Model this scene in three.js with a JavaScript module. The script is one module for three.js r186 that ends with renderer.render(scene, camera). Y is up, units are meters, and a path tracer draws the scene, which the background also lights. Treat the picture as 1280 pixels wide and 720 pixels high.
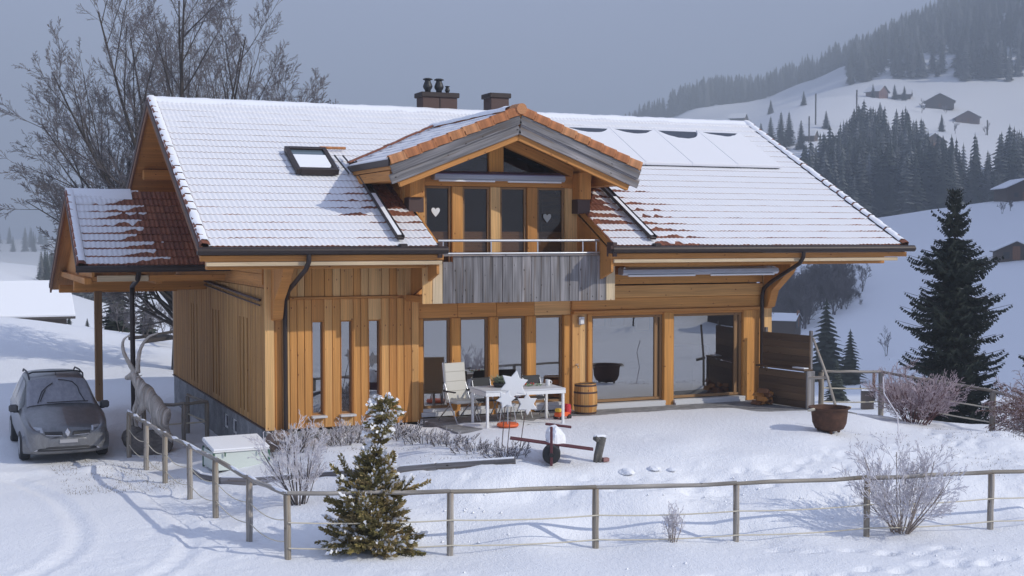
import * as THREE from 'three';
import { mergeGeometries } from 'three/addons/utils/BufferGeometryUtils.js';
import { MarchingCubes } from 'three/addons/objects/MarchingCubes.js';

// ---------------------------------------------------------------- camera, sky, sun, exposure
const scene = new THREE.Scene();
const CAM = { x: -6.22, y: 4.07, z: 27.5, yaw: 23.464, pitch: -2.225 };
const camera = new THREE.PerspectiveCamera(24.92, 16 / 9, 0.5, 9000);
camera.position.set(CAM.x, CAM.y, CAM.z);
{
  const y = CAM.yaw * Math.PI / 180, p = CAM.pitch * Math.PI / 180;
  camera.lookAt(CAM.x + Math.sin(y) * Math.cos(p), CAM.y + Math.sin(p), CAM.z - Math.cos(y) * Math.cos(p));
}
const renderer = new THREE.WebGLRenderer({ antialias: true });
renderer.toneMapping = THREE.LinearToneMapping;
renderer.toneMappingExposure = 0.95;
renderer.shadowMap.enabled = true;
const SUN_AZ = 45 * Math.PI / 180, SUN_EL = 30.5 * Math.PI / 180;   // azimuth from the facade's normal (+z) towards +x
const sunDir = new THREE.Vector3(Math.sin(SUN_AZ) * Math.cos(SUN_EL), Math.sin(SUN_EL), Math.cos(SUN_AZ) * Math.cos(SUN_EL));
const sun = new THREE.DirectionalLight(new THREE.Color(1.0, 0.95, 0.85), 4.5);
sun.position.copy(sunDir).multiplyScalar(80); sun.castShadow = true;
sun.shadow.mapSize.set(4096, 4096); sun.shadow.radius = 1;
Object.assign(sun.shadow.camera, { left: -45, right: 45, top: 45, bottom: -45, near: 1, far: 220 });
scene.add(sun); scene.add(sun.target);
{
  const W = 256, Hh = 128, d = new Float32Array(W * Hh * 4);          // thin winter overcast: even grey blue air
  for (let j = 0; j < Hh; j++) for (let i = 0; i < W; i++) {
    const el = (j + .5) / Hh * 2 - 1, t = Math.max(0, el), k = (j * W + i) * 4;
    const n = .02 * Math.sin(i / W * Math.PI * 4 + 1.3) * Math.sin(j * .21) + .02 * Math.sin(i / W * Math.PI * 14 + j * .3) + .02 * Math.sin(i / W * Math.PI * 34 + 2 * Math.sin(j * .35));
    const s = 1 + n;
    d[k] = s * (.50 + .02 * t); d[k + 1] = s * (.59 + .03 * t); d[k + 2] = s * (.88 + .06 * t); d[k + 3] = 1;
  }
  const sky = new THREE.DataTexture(d, W, Hh, THREE.RGBAFormat, THREE.FloatType);
  sky.mapping = THREE.EquirectangularReflectionMapping; sky.magFilter = THREE.LinearFilter; sky.needsUpdate = true;
  scene.background = sky; scene.environment = sky;
}
scene.fog = new THREE.FogExp2(new THREE.Color(.75, .86, 1.0), 0.0013);

// ---------------------------------------------------------------- helpers
let seed = 12345;
function reseed(s) { seed = s; }
function rnd() { seed = (seed * 1664525 + 1013904223) >>> 0; return seed / 4294967296; }
const R = (a, b) => a + (b - a) * rnd();
const clamp = (x, a = 0, b = 1) => Math.min(b, Math.max(a, x));
const smooth = (a, b, x) => { const t = clamp((x - a) / (b - a)); return t * t * (3 - 2 * t); };
const mix = (a, b, t) => a + (b - a) * t;
function hash2(i, j) { let h = (i * 374761393 + j * 668265263) | 0; h = Math.imul(h ^ (h >>> 13), 1274126177); return ((h ^ (h >>> 16)) >>> 0) / 4294967296; }
function vnoise(x, y) {
  const i = Math.floor(x), j = Math.floor(y), fx = x - i, fy = y - j, u = fx * fx * (3 - 2 * fx), v = fy * fy * (3 - 2 * fy);
  return mix(mix(hash2(i, j), hash2(i + 1, j), u), mix(hash2(i, j + 1), hash2(i + 1, j + 1), u), v) * 2 - 1;
}
function fbm(x, y, o = 4) { let s = 0, a = .5; for (let k = 0; k < o; k++) { s += a * vnoise(x, y); x = x * 2.03 + 17.1; y = y * 2.03 + 9.7; a *= .5; } return s; }
const V = (x, y, z) => new THREE.Vector3(x, y, z);
const names = new Map();
function numbered(n) { const c = names.get(n) || 0; names.set(n, c + 1); return c ? `${n}_${String(c).padStart(3, '0')}` : n; }
function shade(o) { o.castShadow = true; o.receiveShadow = true; return o; }
function thing(name, label, category, pos = [0, 0, 0], turn = 0, group) {
  const o = new THREE.Group(); o.name = numbered(name); scene.add(o); o.position.set(...pos); o.rotation.y = turn;
  o.userData = { label, category }; if (group) o.userData.group = group; return o;
}
function part(parent, name, geo, mat, pos, rot) {
  const m = shade(new THREE.Mesh(geo, mat)); m.name = name; parent.add(m);
  if (pos) m.position.set(...pos); if (rot) m.rotation.set(...rot); return m;
}
function one(name, geo, mat, label, category, group) {
  const m = shade(new THREE.Mesh(geo, mat)); m.name = numbered(name); scene.add(m);
  m.userData = { label, category }; if (group) m.userData.group = group; return m;
}
function struct(name, geo, mat) { const m = shade(new THREE.Mesh(geo, mat)); m.name = numbered(name); m.userData = { kind: 'structure' }; scene.add(m); return m; }
function copyOf(o, pos, turn, label, scale) {
  const c = o.clone(); c.name = numbered(o.name.replace(/_\d\d\d$/, '')); scene.add(c);
  c.position.set(...pos); c.rotation.y = turn; c.userData = { ...o.userData }; if (label) c.userData.label = label; if (scale) c.scale.setScalar(scale); return c;
}
class GB {                                                              // a growing triangle soup with uv
  constructor() { this.p = []; this.u = []; this.i = []; this.n = 0; }
  v(x, y, z, a = 0, b = 0) { this.p.push(x, y, z); this.u.push(a, b); return this.n++; }
  t(a, b, c) { this.i.push(a, b, c); }
  q(a, b, c, d) { this.i.push(a, b, c, a, c, d); }
  quad(A, B, C, D) { const a = this.v(A.x, A.y, A.z, 0, 0), b = this.v(B.x, B.y, B.z, 1, 0), c = this.v(C.x, C.y, C.z, 1, 1), d = this.v(D.x, D.y, D.z, 0, 1); this.q(a, b, c, d); }
  tri(A, B, C) { this.t(this.v(A.x, A.y, A.z), this.v(B.x, B.y, B.z, 1, 0), this.v(C.x, C.y, C.z, 0, 1)); }
  tube(pts, rad, sides = 4, cap = false) {
    const up = V(0, 1, 0), T = V(), X = V(), Y = V(); let prev = null, len = 0;
    for (let k = 0; k < pts.length; k++) {
      const a = pts[Math.max(0, k - 1)], b = pts[Math.min(pts.length - 1, k + 1)];
      T.subVectors(b, a).normalize();
      if (!prev) { X.copy(Math.abs(T.y) > .9 ? V(1, 0, 0) : up).cross(T).normalize(); } else { X.copy(prev).addScaledVector(T, -prev.dot(T)).normalize(); }
      prev = X.clone(); Y.crossVectors(T, X);
      if (k) len += pts[k].distanceTo(pts[k - 1]);
      const r = typeof rad === 'number' ? rad : rad[k], s0 = this.n;
      for (let s = 0; s < sides; s++) { const c = Math.cos(s / sides * 6.2832) * r, d = Math.sin(s / sides * 6.2832) * r; this.v(pts[k].x + X.x * c + Y.x * d, pts[k].y + X.y * c + Y.y * d, pts[k].z + X.z * c + Y.z * d, s / sides * r * 6, len); }
      if (k) for (let s = 0; s < sides; s++) { const e = (s + 1) % sides, p0 = s0 - sides; this.q(p0 + s, p0 + e, s0 + e, s0 + s); }
      if (cap && (k === 0 || k === pts.length - 1)) { const c = this.v(pts[k].x, pts[k].y, pts[k].z); for (let s = 0; s < sides; s++) { const e = (s + 1) % sides; k ? this.t(s0 + s, s0 + e, c) : this.t(s0 + e, s0 + s, c); } }
    }
    return this;
  }
  geo(flat) {
    let g = new THREE.BufferGeometry();
    g.setAttribute('position', new THREE.Float32BufferAttribute(this.p, 3)); g.setAttribute('uv', new THREE.Float32BufferAttribute(this.u, 2)); g.setIndex(this.i);
    if (flat) g = g.toNonIndexed(); g.computeVertexNormals(); return g;
  }
}
const tubeGeo = (pts, rad, sides = 8, cap = true) => new GB().tube(pts.map(p => Array.isArray(p) ? V(...p) : p), rad, sides, cap).geo();
// box with chamfered edges, uv in metres with v along the grain axis
const boxCache = new Map();
function cbox(w, h, d, g = 'y', c = .006, off = 0) {
  const key = [w, h, d, c, off].map(x => x.toFixed(4)).join() + g; if (boxCache.has(key)) return boxCache.get(key);
  c = Math.min(c, w * .3, h * .3, d * .3);
  const H = [w / 2, h / 2, d / 2], vert = (s, ax) => s.map((q, k) => q * (k === ax ? H[k] : H[k] - c));
  const tris = [];
  for (let ax = 0; ax < 3; ax++) for (const s of [-1, 1]) {               // faces
    const o = [0, 1, 2].filter(k => k !== ax), P = [[-1, -1], [1, -1], [1, 1], [-1, 1]].map(([a, b]) => { const q = []; q[ax] = s; q[o[0]] = a; q[o[1]] = b; return vert(q, ax); });
    tris.push([P[0], P[1], P[2]], [P[0], P[2], P[3]]);
  }
  for (let e = 0; e < 3; e++) { const [a, b] = [0, 1, 2].filter(k => k !== e); for (const sa of [-1, 1]) for (const sb of [-1, 1]) { // edges
    const mk = (se, ax) => { const q = []; q[e] = se; q[a] = sa; q[b] = sb; return vert(q, ax); };
    const P = [mk(-1, a), mk(1, a), mk(1, b), mk(-1, b)]; tris.push([P[0], P[1], P[2]], [P[0], P[2], P[3]]);
  } }
  for (const x of [-1, 1]) for (const y of [-1, 1]) for (const z of [-1, 1]) tris.push([vert([x, y, z], 0), vert([x, y, z], 1), vert([x, y, z], 2)]);
  const pos = [], nor = [], uv = [], gi = 'xyz'.indexOf(g), A = V(), B = V(), C = V();
  for (const t of tris) {
    A.set(...t[0]); B.set(...t[1]); C.set(...t[2]); const n = B.clone().sub(A).cross(C.clone().sub(A)); const ctr = A.clone().add(B).add(C);
    let q = t; if (n.dot(ctr) < 0) { q = [t[0], t[2], t[1]]; n.negate(); } n.normalize();
    const an = [Math.abs(n.x), Math.abs(n.y), Math.abs(n.z)], ax = an.indexOf(Math.max(...an)), o = [0, 1, 2].filter(k => k !== ax);
    const vi = o.includes(gi) ? gi : o[1], ui = o.find(k => k !== vi);
    for (const p of q) { pos.push(...p); nor.push(n.x, n.y, n.z); uv.push(p[ui] + off * .37 + ax * .13, p[vi] + off * 1.31); }
  }
  const geo = new THREE.BufferGeometry();
  geo.setAttribute('position', new THREE.Float32BufferAttribute(pos, 3)); geo.setAttribute('normal', new THREE.Float32BufferAttribute(nor, 3)); geo.setAttribute('uv', new THREE.Float32BufferAttribute(uv, 2));
  boxCache.set(key, geo); return geo;
}
// a box given by its corner ranges; grain along g
function span(parent, name, mat, x0, x1, y0, y1, z0, z1, g = 'y', c = .006) {
  const off = Math.floor(rnd() * 6);
  return part(parent, name, cbox(x1 - x0, y1 - y0, z1 - z0, g, c, off), mat, [(x0 + x1) / 2, (y0 + y1) / 2, (z0 + z1) / 2]);
}
// a squared beam between two points
function beam(parent, name, mat, a, b, w, h, c = .006) {
  const A = V(...a), B = V(...b), L = A.distanceTo(B), m = part(parent, name, cbox(w, h, L, 'z', c, Math.floor(rnd() * 6)), mat);
  m.position.copy(A).add(B).multiplyScalar(.5);
  const d = B.clone().sub(A).normalize(); m.quaternion.setFromRotationMatrix(new THREE.Matrix4().lookAt(d, V(0, 0, 0), Math.abs(d.y) > .95 ? V(0, 0, 1) : V(0, 1, 0))); return m;
}
function wallWith(x0, x1, y0, y1, holes) {                                // rectangles left when holes are cut from a rectangle
  const xs = [...new Set([x0, x1, ...holes.flatMap(h => [h[0], h[1]])])].sort((a, b) => a - b), ys = [...new Set([y0, y1, ...holes.flatMap(h => [h[2], h[3]])])].sort((a, b) => a - b), out = [];
  for (let i = 0; i + 1 < xs.length; i++) { let run = null;
    for (let j = 0; j + 1 < ys.length; j++) { const cx = (xs[i] + xs[i + 1]) / 2, cy = (ys[j] + ys[j + 1]) / 2, cut = holes.some(h => cx > h[0] && cx < h[1] && cy > h[2] && cy < h[3]);
      if (cut) { if (run) out.push(run); run = null; } else if (run) run[3] = ys[j + 1]; else run = [xs[i], xs[i + 1], ys[j], ys[j + 1]]; }
    if (run) out.push(run); }
  return out;
}
function extr(points, depth, bevel = 0) {
  const s = new THREE.Shape(points.map(p => new THREE.Vector2(...p)));
  return new THREE.ExtrudeGeometry(s, { depth, bevelEnabled: bevel > 0, bevelSize: bevel, bevelThickness: bevel, bevelSegments: 1 });
}
const lathe = (pts, seg = 24) => new THREE.LatheGeometry(pts.map(p => new THREE.Vector2(...p)), seg);

// ---------------------------------------------------------------- textures and materials
function tex(w, h, f, srgb = true) {
  const d = new Uint8Array(w * h * 4);
  for (let j = 0; j < h; j++) for (let i = 0; i < w; i++) { const c = f(i / w, j / h, i, j), k = (j * w + i) * 4; for (let q = 0; q < 3; q++) d[k + q] = clamp(Array.isArray(c) ? c[q] : c) * 255; d[k + 3] = 255; }
  const t = new THREE.DataTexture(d, w, h); t.wrapS = t.wrapT = THREE.RepeatWrapping; t.magFilter = THREE.LinearFilter; t.minFilter = THREE.LinearMipmapLinearFilter; t.generateMipmaps = true;
  if (srgb) t.colorSpace = THREE.SRGBColorSpace; t.needsUpdate = true; return t;
}
function tnoise(x, y, px, py, s) {                                        // tiling value noise
  const i = Math.floor(x), j = Math.floor(y), fx = x - i, fy = y - j, u = fx * fx * (3 - 2 * fx), v = fy * fy * (3 - 2 * fy), w = (a, b) => hash2(((a % px) + px) % px + s * 131, ((b % py) + py) % py + s * 57);
  return mix(mix(w(i, j), w(i + 1, j), u), mix(w(i, j + 1), w(i + 1, j + 1), u), v);
}
const rep = (t, x, y) => { const c = t.clone(); c.repeat.set(x, y); c.needsUpdate = true; return c; };
const knots = []; reseed(77); for (let k = 0; k < 15; k++) knots.push([rnd(), rnd(), R(.008, .02)]);
function woodValue(u, v) {                                                 // one tile = 1 m across, 3 m along
  let bend = .02 * tnoise(u * 8, v * 6, 8, 6, 3), kn = 0;
  for (const [a, b, r] of knots) { const du = Math.abs(u - a), dv = Math.abs(v - b), x = Math.min(du, 1 - du), y = Math.min(dv, 1 - dv) * 3 * .55, d = Math.hypot(x, y); kn = Math.max(kn, 1 - smooth(r * .5, r, d)); bend += .02 * Math.exp(-(d * d) / (r * r * 6)); }
  const g = tnoise((u + bend) * 90, v * 5, 90, 5, 1) * .5 + tnoise((u + bend) * 200, v * 14, 200, 14, 2) * .3 + tnoise(u * 9, v * 3, 9, 3, 5) * .5;
  return [g, kn];
}
const woodTex = tex(512, 1024, (u, v) => { const [g, k] = woodValue(u, v); const b = .74 + .22 * g; return [b * mix(1, .66, k), b * mix(.985, .54, k), b * mix(.95, .45, k)]; });
const woodBump = tex(512, 512, (u, v) => { const [g, k] = woodValue(u, v); return .3 + .5 * g - .2 * k; }, false);
const greyWoodTex = tex(512, 1024, (u, v) => {
  const [g, k] = woodValue(u, v), s = tnoise(u * 14, v * 7, 14, 7, 9), b = .55 + .4 * g + .16 * (s - .5), w = smooth(.62, .85, tnoise(u * 30, v * 4, 30, 4, 21));
  return [mix(b * mix(1, .4, k), .62, w * .35), mix(b * mix(.98, .36, k), .5, w * .35), mix(b * mix(.97, .33, k), .38, w * .35)];
});
const wood = (r, g, b, rough = .72, t = woodTex) => new THREE.MeshStandardMaterial({ color: new THREE.Color(r, g, b), roughness: rough, map: rep(t, 1, 1 / 3), bumpMap: rep(woodBump, 1, 1 / 3), bumpScale: .0015 });
const grainTex = tex(512, 512, (u, v) => .62 + .2 * tnoise(u * 16, v * 16, 16, 16, 1) + .12 * tnoise(u * 64, v * 64, 64, 64, 2) + .14 * tnoise(u * 200, v * 200, 200, 200, 3));
const grainBump = tex(512, 512, (u, v) => .35 * tnoise(u * 24, v * 24, 24, 24, 4) + .3 * tnoise(u * 80, v * 80, 80, 80, 5) + .3 * tnoise(u * 220, v * 220, 220, 220, 6), false);
const M = {};
M.planks = [wood(.85, .46, .165), wood(.75, .365, .105), wood(.90, .56, .25), wood(.66, .30, .08)];
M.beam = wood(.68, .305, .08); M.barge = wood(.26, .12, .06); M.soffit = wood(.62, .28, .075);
M.slats = [wood(.62, .34, .115), wood(.53, .27, .085), wood(.68, .39, .145)];
M.pale = wood(.74, .60, .42, .7);
M.frame = wood(.36, .21, .10); M.post = wood(.79, .375, .095);
M.grey = [wood(.32, .32, .335, .85, greyWoodTex), wood(.25, .25, .265, .85, greyWoodTex), wood(.40, .39, .40, .85, greyWoodTex)];
M.fence = wood(.50, .48, .44, .9, greyWoodTex); M.fence2 = wood(.44, .41, .35, .9, greyWoodTex);
M.plankDark = [wood(.15, .095, .06, .85), wood(.12, .075, .048, .85), wood(.18, .115, .07, .85)];
M.std = (r, g, b, rough = .6, metal = 0, extra = {}) => new THREE.MeshStandardMaterial({ color: new THREE.Color(r, g, b), roughness: rough, metalness: metal, ...extra });
M.gutter = M.std(.035, .024, .022, .5, .3); M.brownMetal = M.std(.075, .042, .036, .55, .2); M.black = M.std(.02, .02, .022, .5);
M.steel = M.std(.55, .56, .58, .35, .9); M.whitePaint = M.std(.78, .78, .78, .5); M.sill = M.std(.66, .67, .69, .45, .2);
M.concrete = new THREE.MeshStandardMaterial({ color: new THREE.Color(.33, .33, .34), roughness: .95, map: rep(grainTex, .5, .5), bumpMap: rep(grainBump, 1, 1), bumpScale: .003 });
M.plinth = new THREE.MeshStandardMaterial({ color: new THREE.Color(.36, .37, .39), roughness: .95, map: rep(grainTex, .25, .25) });
M.inside = M.std(.38, .27, .18, .9); M.insideDark = M.std(.05, .04, .035, .9);
M.tile = [[.33, .115, .06], [.28, .098, .055], [.36, .13, .065], [.25, .085, .05]].map(c => M.std(...c, .85, 0, { map: rep(grainTex, 2, 2) }));
M.verge = [[.62, .26, .10], [.55, .21, .08], [.66, .30, .13]].map(c => M.std(...c, .8, 0, { map: rep(grainTex, 2, 2) }));
M.snow = new THREE.MeshStandardMaterial({ color: new THREE.Color(.84, .855, .89), roughness: .95 });
M.snowGround = new THREE.MeshStandardMaterial({ color: new THREE.Color(.84, .855, .89), roughness: .95, bumpMap: rep(grainBump, .7, .7), bumpScale: .02 });
M.glass = new THREE.MeshPhysicalMaterial({ color: new THREE.Color(.44, .49, .62), roughness: .01, transmission: 1, thickness: 0, ior: 4 });
M.glassDark = new THREE.MeshPhysicalMaterial({ color: new THREE.Color(.45, .47, .55), roughness: .02, transmission: 1, thickness: 0, ior: 1.5 });
M.thinDimSnow = M.std(.76, .762, .79, .95);  // thin roof snow, toned down because sun made the slopes too bright
M.rope = M.std(.60, .55, .44, .95);

// ---------------------------------------------------------------- the land
const cY = Math.cos(CAM.yaw * Math.PI / 180), sY = Math.sin(CAM.yaw * Math.PI / 180);
const toUV = (x, z) => { const dx = x - CAM.x, dz = z - CAM.z; return [dx * cY + dz * sY, dx * sY - dz * cY]; };   // u to the side, v away down the valley
const toXZ = (u, v) => [CAM.x + u * cY + v * sY, CAM.z + u * sY - v * cY];
const NEAR = [                                                            // garden levels: x, z, height
  [0, .3, -.34], [1.7, .5, -.16], [3, 1.2, -.05], [4.5, 1, .03], [7, 1, .03], [10, 1, .03], [12.4, 1, .0], [4.2, 3, .03], [7, 3, .03], [10, 3, .03], [12.4, 3, .02], [4.2, 4.9, .01], [7, 4.9, .01], [10, 4.9, .01], [5, 5.9, -.1], [8, 6.1, -.12], [11, 6.3, -.16], [5, 6.9, -.36], [8, 7.1, -.4], [11, 7.4, -.42],
  [3.2, 5.8, -.05], [2.6, 4, -.07], [1.9, 5.1, -.17], [1.1, 4.6, -.28], [.5, 3.7, -.45], [1.2, 2, -.2], [-.1, 3, -.6], [-.5, 4.7, -.72], [-1.1, 2.4, -.74], [-.8, .8, -.6], [-1.4, 1, -.75], [.6, 6.2, -.55], [3, 7.3, -.6], [6.5, 8, -.66],
  [-1.43, 7.7, -.92], [-1.78, 6.3, -.92], [-1.88, 4.25, -.92], [-2.04, 2.5, -.92], [-2.23, .65, -.92], [-2.37, -1.1, -.92], [-2.5, -3, -.92], [1, 8.42, -.96], [3.42, 8.72, -1], [5.7, 9.35, -1], [8.05, 9.75, -1], [10.4, 10.15, -1], [12.7, 10.5, -1.02], [15, 10.5, -1.1], [18, 10, -1.3],
  [-3, 5, -.9], [-4.5, 3, -.86], [-4, 0, -.93], [-4, -3, -.94], [-4, -6, -.94], [-7, 0, -.9], [-7, 6, -.85], [-10, 0, -.8], [-10, 8, -.8], [-6, 10, -.85], [-3, 11, -.9], [1, 12, -.95], [5, 13, -1], [9, 14, -1], [14, 14, -1], [0, 16, -.95], [-6, 15, -.8], [-12, 14, -.6],
  [-1.5, -6, -.93], [-1.5, -12, -.9], [-4, -11, -.8], [-8, -8, -.7], [0, -14, -.9], [5, -6, -.8], [10, -6, -.8], [13, -4, -1], [13, 0, -.12], [14, 2.6, -.2], [15.3, 3, -.32], [14.6, 5.5, -.2], [16.2, 4, -.5], [17.4, 3.8, -.7], [16, 1, -.9], [16, 7, -.5], [18.5, 6.5, -1], [13.4, 8.2, -.5], [18, 1, -1.6], [20, 3, -2],
];
function nearH(x, z) { let s = 0, w = 0; for (const [a, b, h] of NEAR) { const d = (x - a) * (x - a) + (z - b) * (z - b), k = 1 / ((d + .35) * (d + .35)); s += h * k; w += k; } return s / w; }
const AZ = [-500, 0, 120, 230, 500, 830, 960, 1060, 1150, 1280, 1750];
const ROWS = [[34, 545, 545, 535, 525, 520, 525, 525, 520, 530, 545, 560], [45, 460, 462, 468, 472, 500, 530, 560, 580, 585, 590, 590], [60, 396, 398, 412, 428, 460, 520, 545, 560, 565, 570, 580], [80, 405, 414, 432, 452, 460, 500, 525, 530, 530, 530, 530],
  [110, 385, 394, 420, 446, 450, 460, 492, 486, 476, 468, 460], [160, 370, 376, 405, 425, 430, 430, 420, 394, 380, 362, 350], [250, 345, 348, 388, 405, 410, 400, 340, 290, 270, 251, 240], [330, 338, 338, 372, 390, 395, 370, 310, 284, 276, 262, 250], [400, 330, 330, 350, 372, 380, 350, 280, 266, 262, 244, 230],
  [540, 330, 334, 340, 350, 360, 290, 200, 192, 190, 188, 180], [720, 322, 326, 330, 335, 340, 215, 142, 116, 122, 118, 110], [900, 312, 316, 320, 324, 320, 168, 128, 92, 45, -12, -40], [1100, 306, 308, 312, 316, 300, 150, 118, 88, 62, 15, 0], [1300, 300, 302, 305, 310, 280, 170, 130, 110, 90, 80, 70]];
function cub(a, b, c, d, t) { const m1 = (c - a) * .5, m2 = (d - b) * .5, t2 = t * t, t3 = t2 * t; return (2 * t3 - 3 * t2 + 1) * b + (t3 - 2 * t2 + t) * m1 + (-2 * t3 + 3 * t2) * c + (t3 - t2) * m2; }
function farH(u, v) {
  const a = clamp(640 + 1629.63 * u / Math.max(v, 5), AZ[0], AZ[AZ.length - 1]); let i = 0; while (i < AZ.length - 2 && a > AZ[i + 1]) i++; const s = clamp((a - AZ[i]) / (AZ[i + 1] - AZ[i]));
  const lv = Math.log(clamp(v, ROWS[0][0], 1300)); let j = 0; while (j < ROWS.length - 2 && lv > Math.log(ROWS[j + 1][0])) j++;
  const l0 = Math.log(ROWS[j][0]), l1 = Math.log(ROWS[j + 1][0]), t = clamp((lv - l0) / (l1 - l0));
  const at = r => { const row = ROWS[clamp(r, 0, ROWS.length - 1)], g = k => row[1 + clamp(k, 0, AZ.length - 1)]; return cub(g(i - 1), g(i), g(i + 1), g(i + 2), s); };
  const py = cub(at(j - 1), at(j), at(j + 1), at(j + 2), t);
  return CAM.y + (297 - py) / 1629.63 * clamp(v, ROWS[0][0], 1300) + smooth(60, 200, v) * fbm(u * .012, v * .012, 4) * Math.min(9, v * .011);
}
// footprints: trails of paired steps
const STEPS = new Map();
{
  reseed(15); const trail = (pts, gap = .5) => { let side = 1; for (let k = 0; k + 1 < pts.length; k++) { const [ax, az] = pts[k], [bx, bz] = pts[k + 1], L = Math.hypot(bx - ax, bz - az), dx = (bx - ax) / L, dz = (bz - az) / L; for (let s = 0; s < L; s += gap * R(.85, 1.15)) { side = -side; const x = ax + dx * s - dz * side * .1 + R(-.03, .03), z = az + dz * s + dx * side * .1 + R(-.03, .03), a = Math.atan2(dx, dz) + side * .15 + R(-.1, .1); for (let i = -1; i <= 1; i++) for (let j = -1; j <= 1; j++) { const key = (Math.floor(x / .5) + i) + ',' + (Math.floor(z / .5) + j); (STEPS.get(key) || STEPS.set(key, []).get(key)).push([x, z, Math.sin(a), Math.cos(a), R(.7, 1.2)]); } } } };
  trail([[12.2, 6.2], [10, 6.6], [8, 6.9], [6.2, 7.0], [5.2, 6.9], [3.8, 6.7]]); trail([[11, 7.6], [9.4, 7.2], [7.6, 7.5], [6.0, 7.3], [4.2, 7.4]]); trail([[9.8, 6.2], [9.2, 7.4], [8.6, 8.6]]); trail([[-4.5, 11.5], [-1, 11.2], [2, 11], [5, 11.6], [8, 12], [12, 12.4]]); trail([[-2, 12.6], [1.5, 12], [4.5, 12.6], [9, 13.3]]); trail([[13.8, 4.6], [13.2, 6], [12.4, 7.2]]); trail([[7, 4.6], [6.4, 3.4], [6.2, 2.4]]); trail([[6, 10.2], [7.5, 11], [9, 11.3]]);
}
function steps(x, z) { const l = STEPS.get(Math.floor(x / .5) + ',' + Math.floor(z / .5)); if (!l) return 0; let d = 0; for (const [px, pz, s, c, k] of l) { const u = (x - px) * c - (z - pz) * s, v = (x - px) * s + (z - pz) * c, q = Math.hypot(u / .085, v / .165); d = Math.min(d, -(z > 9.5 ? .085 : .06) * k * smooth(1.15, .75, q)); if (q > 1.1 && q < 2) d += .016 * k * smooth(2, 1.4, q) * smooth(1.1, 1.3, q) * (v > 0 ? 1 : .4); } return d; }
const FV = v => { const t = [[0, 0], [400, 400], [600, 540], [850, 720], [1100, 900], [1400, 1100], [1700, 1300]]; let k = 0; while (k < 5 && v > t[k + 1][0]) k++; return mix(t[k][1], t[k + 1][1], (v - t[k][0]) / (t[k + 1][0] - t[k][0])); };   // distances along the valley
const slabEdge = x => .95 + .28 * fbm(x * 1.1, 3.3, 3) + .12 * Math.sin(x * .9);
const shadeHill = (u, v) => 168 * Math.exp(-Math.pow((u - 260) / 65, 2) - Math.pow((v - 125) / 140, 6)) * smooth(95, 180, u);   // unseen steep hillside, added to keep the sun off the slope opposite
function groundH(x, z, fine = true) {
  const [u, v] = toUV(x, z); let h;
  if (v < 12) { const b = nearH(x, z), t = smooth(14, -6, v); h = mix(b, 2.3, t); if (v < 0) h += -v * .16; h = Math.min(h, 2.3 + Math.max(0, -v) * .16); }
  else { const left = smooth(-6, -12, u), w = smooth(mix(35, 33, left), mix(44, 46, left), v + 6 * smooth(-9, -14, x)); h = w >= 1 ? farH(u, v) : w <= 0 ? nearH(x, z) : mix(nearH(x, z), farH(u, v), w); }
  h += shadeHill(u, v);
  if (v < 60) h += .05 * fbm(x * .35, z * .35, 3);
  if (fine && v > 8 && v < 50) {
    const terrace = smooth(3.2, 4, x) * smooth(13.5, 12.6, x) * smooth(6.9, 5.8, z + .4 * fbm(x * .8, 1.7)), left = smooth(-1.6, -2.6, x);
    let amp = (1 - terrace) * .85 + .06; const kick = clamp(fbm(x * .5 + 40, z * .5 - 9, 3) * 1.7 + .45 + .22 * smooth(1.4, .2, Math.abs(z - (7.0 + .1 * x))) + .4 * smooth(9.4, 11, z - .17 * x)); amp *= mix(.25, 1, kick) * mix(1, .45, left);
    const n = fbm(x * 2.3, z * 2.3, 4), clod = Math.max(0, fbm(x * 4.1 + 9, z * 4.1, 2) - .16);
    h += amp * (.045 * n + mix(.14, .24, smooth(9.6, 11, z - .17 * x)) * clod * kick) + steps(x, z) * mix(1, .35, terrace);
    // trodden holes
    const ci = Math.floor(x / .42), cj = Math.floor(z / .42); let pit = 0;
    for (let a = -1; a <= 1; a++) for (let b = -1; b <= 1; b++) { const k = hash2(ci + a, cj + b + 500); if (k > .5) continue; const px = (ci + a + .15 + .7 * hash2(ci + a + 91, cj + b)) * .42, pz = (cj + b + .15 + .7 * hash2(ci + a, cj + b + 71)) * .42, d = Math.hypot((x - px) * 1.3, z - pz); pit = Math.max(pit, smooth(.15, .06, d)); }
    h -= pit * .06 * amp * kick;
    // tyre ruts sweeping past the corner post
    for (const r of [9.1, 7.4]) { const d = Math.abs(Math.hypot(x + 11.4, z - 3.2) - r + .25 * Math.sin(z * .6)); if (x < -2 && z > -1) h -= .035 * smooth(.17, .05, d) - .02 * smooth(.12, .0, Math.abs(d - .24)); }
    // ridge pushed up in front of the car
    h += .13 * Math.exp(-Math.pow((z + 1.55 - .12 * Math.sin(x * 3)) / .3, 2)) * smooth(-2.6, -3.1, x) * (.6 + .6 * fbm(x * 2, 4, 3)) * smooth(-9, -5, x);
  }
  // terrace slab swept clear along the house
  const onSlab = smooth(3.2, 3.5, x) * smooth(13.0, 12.7, x) * smooth(-14, -13, z);
  if (onSlab > 0) { const e = smooth(slabEdge(x) + .12, slabEdge(x) - .05, z); h = mix(h, -.2, onSlab * e); }
  if (x > -.25 && x < 13 && z < .12 && z > -13) h = Math.min(h, mix(h, -.9, smooth(.12, -.15, z)));
  return h;
}
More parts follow.
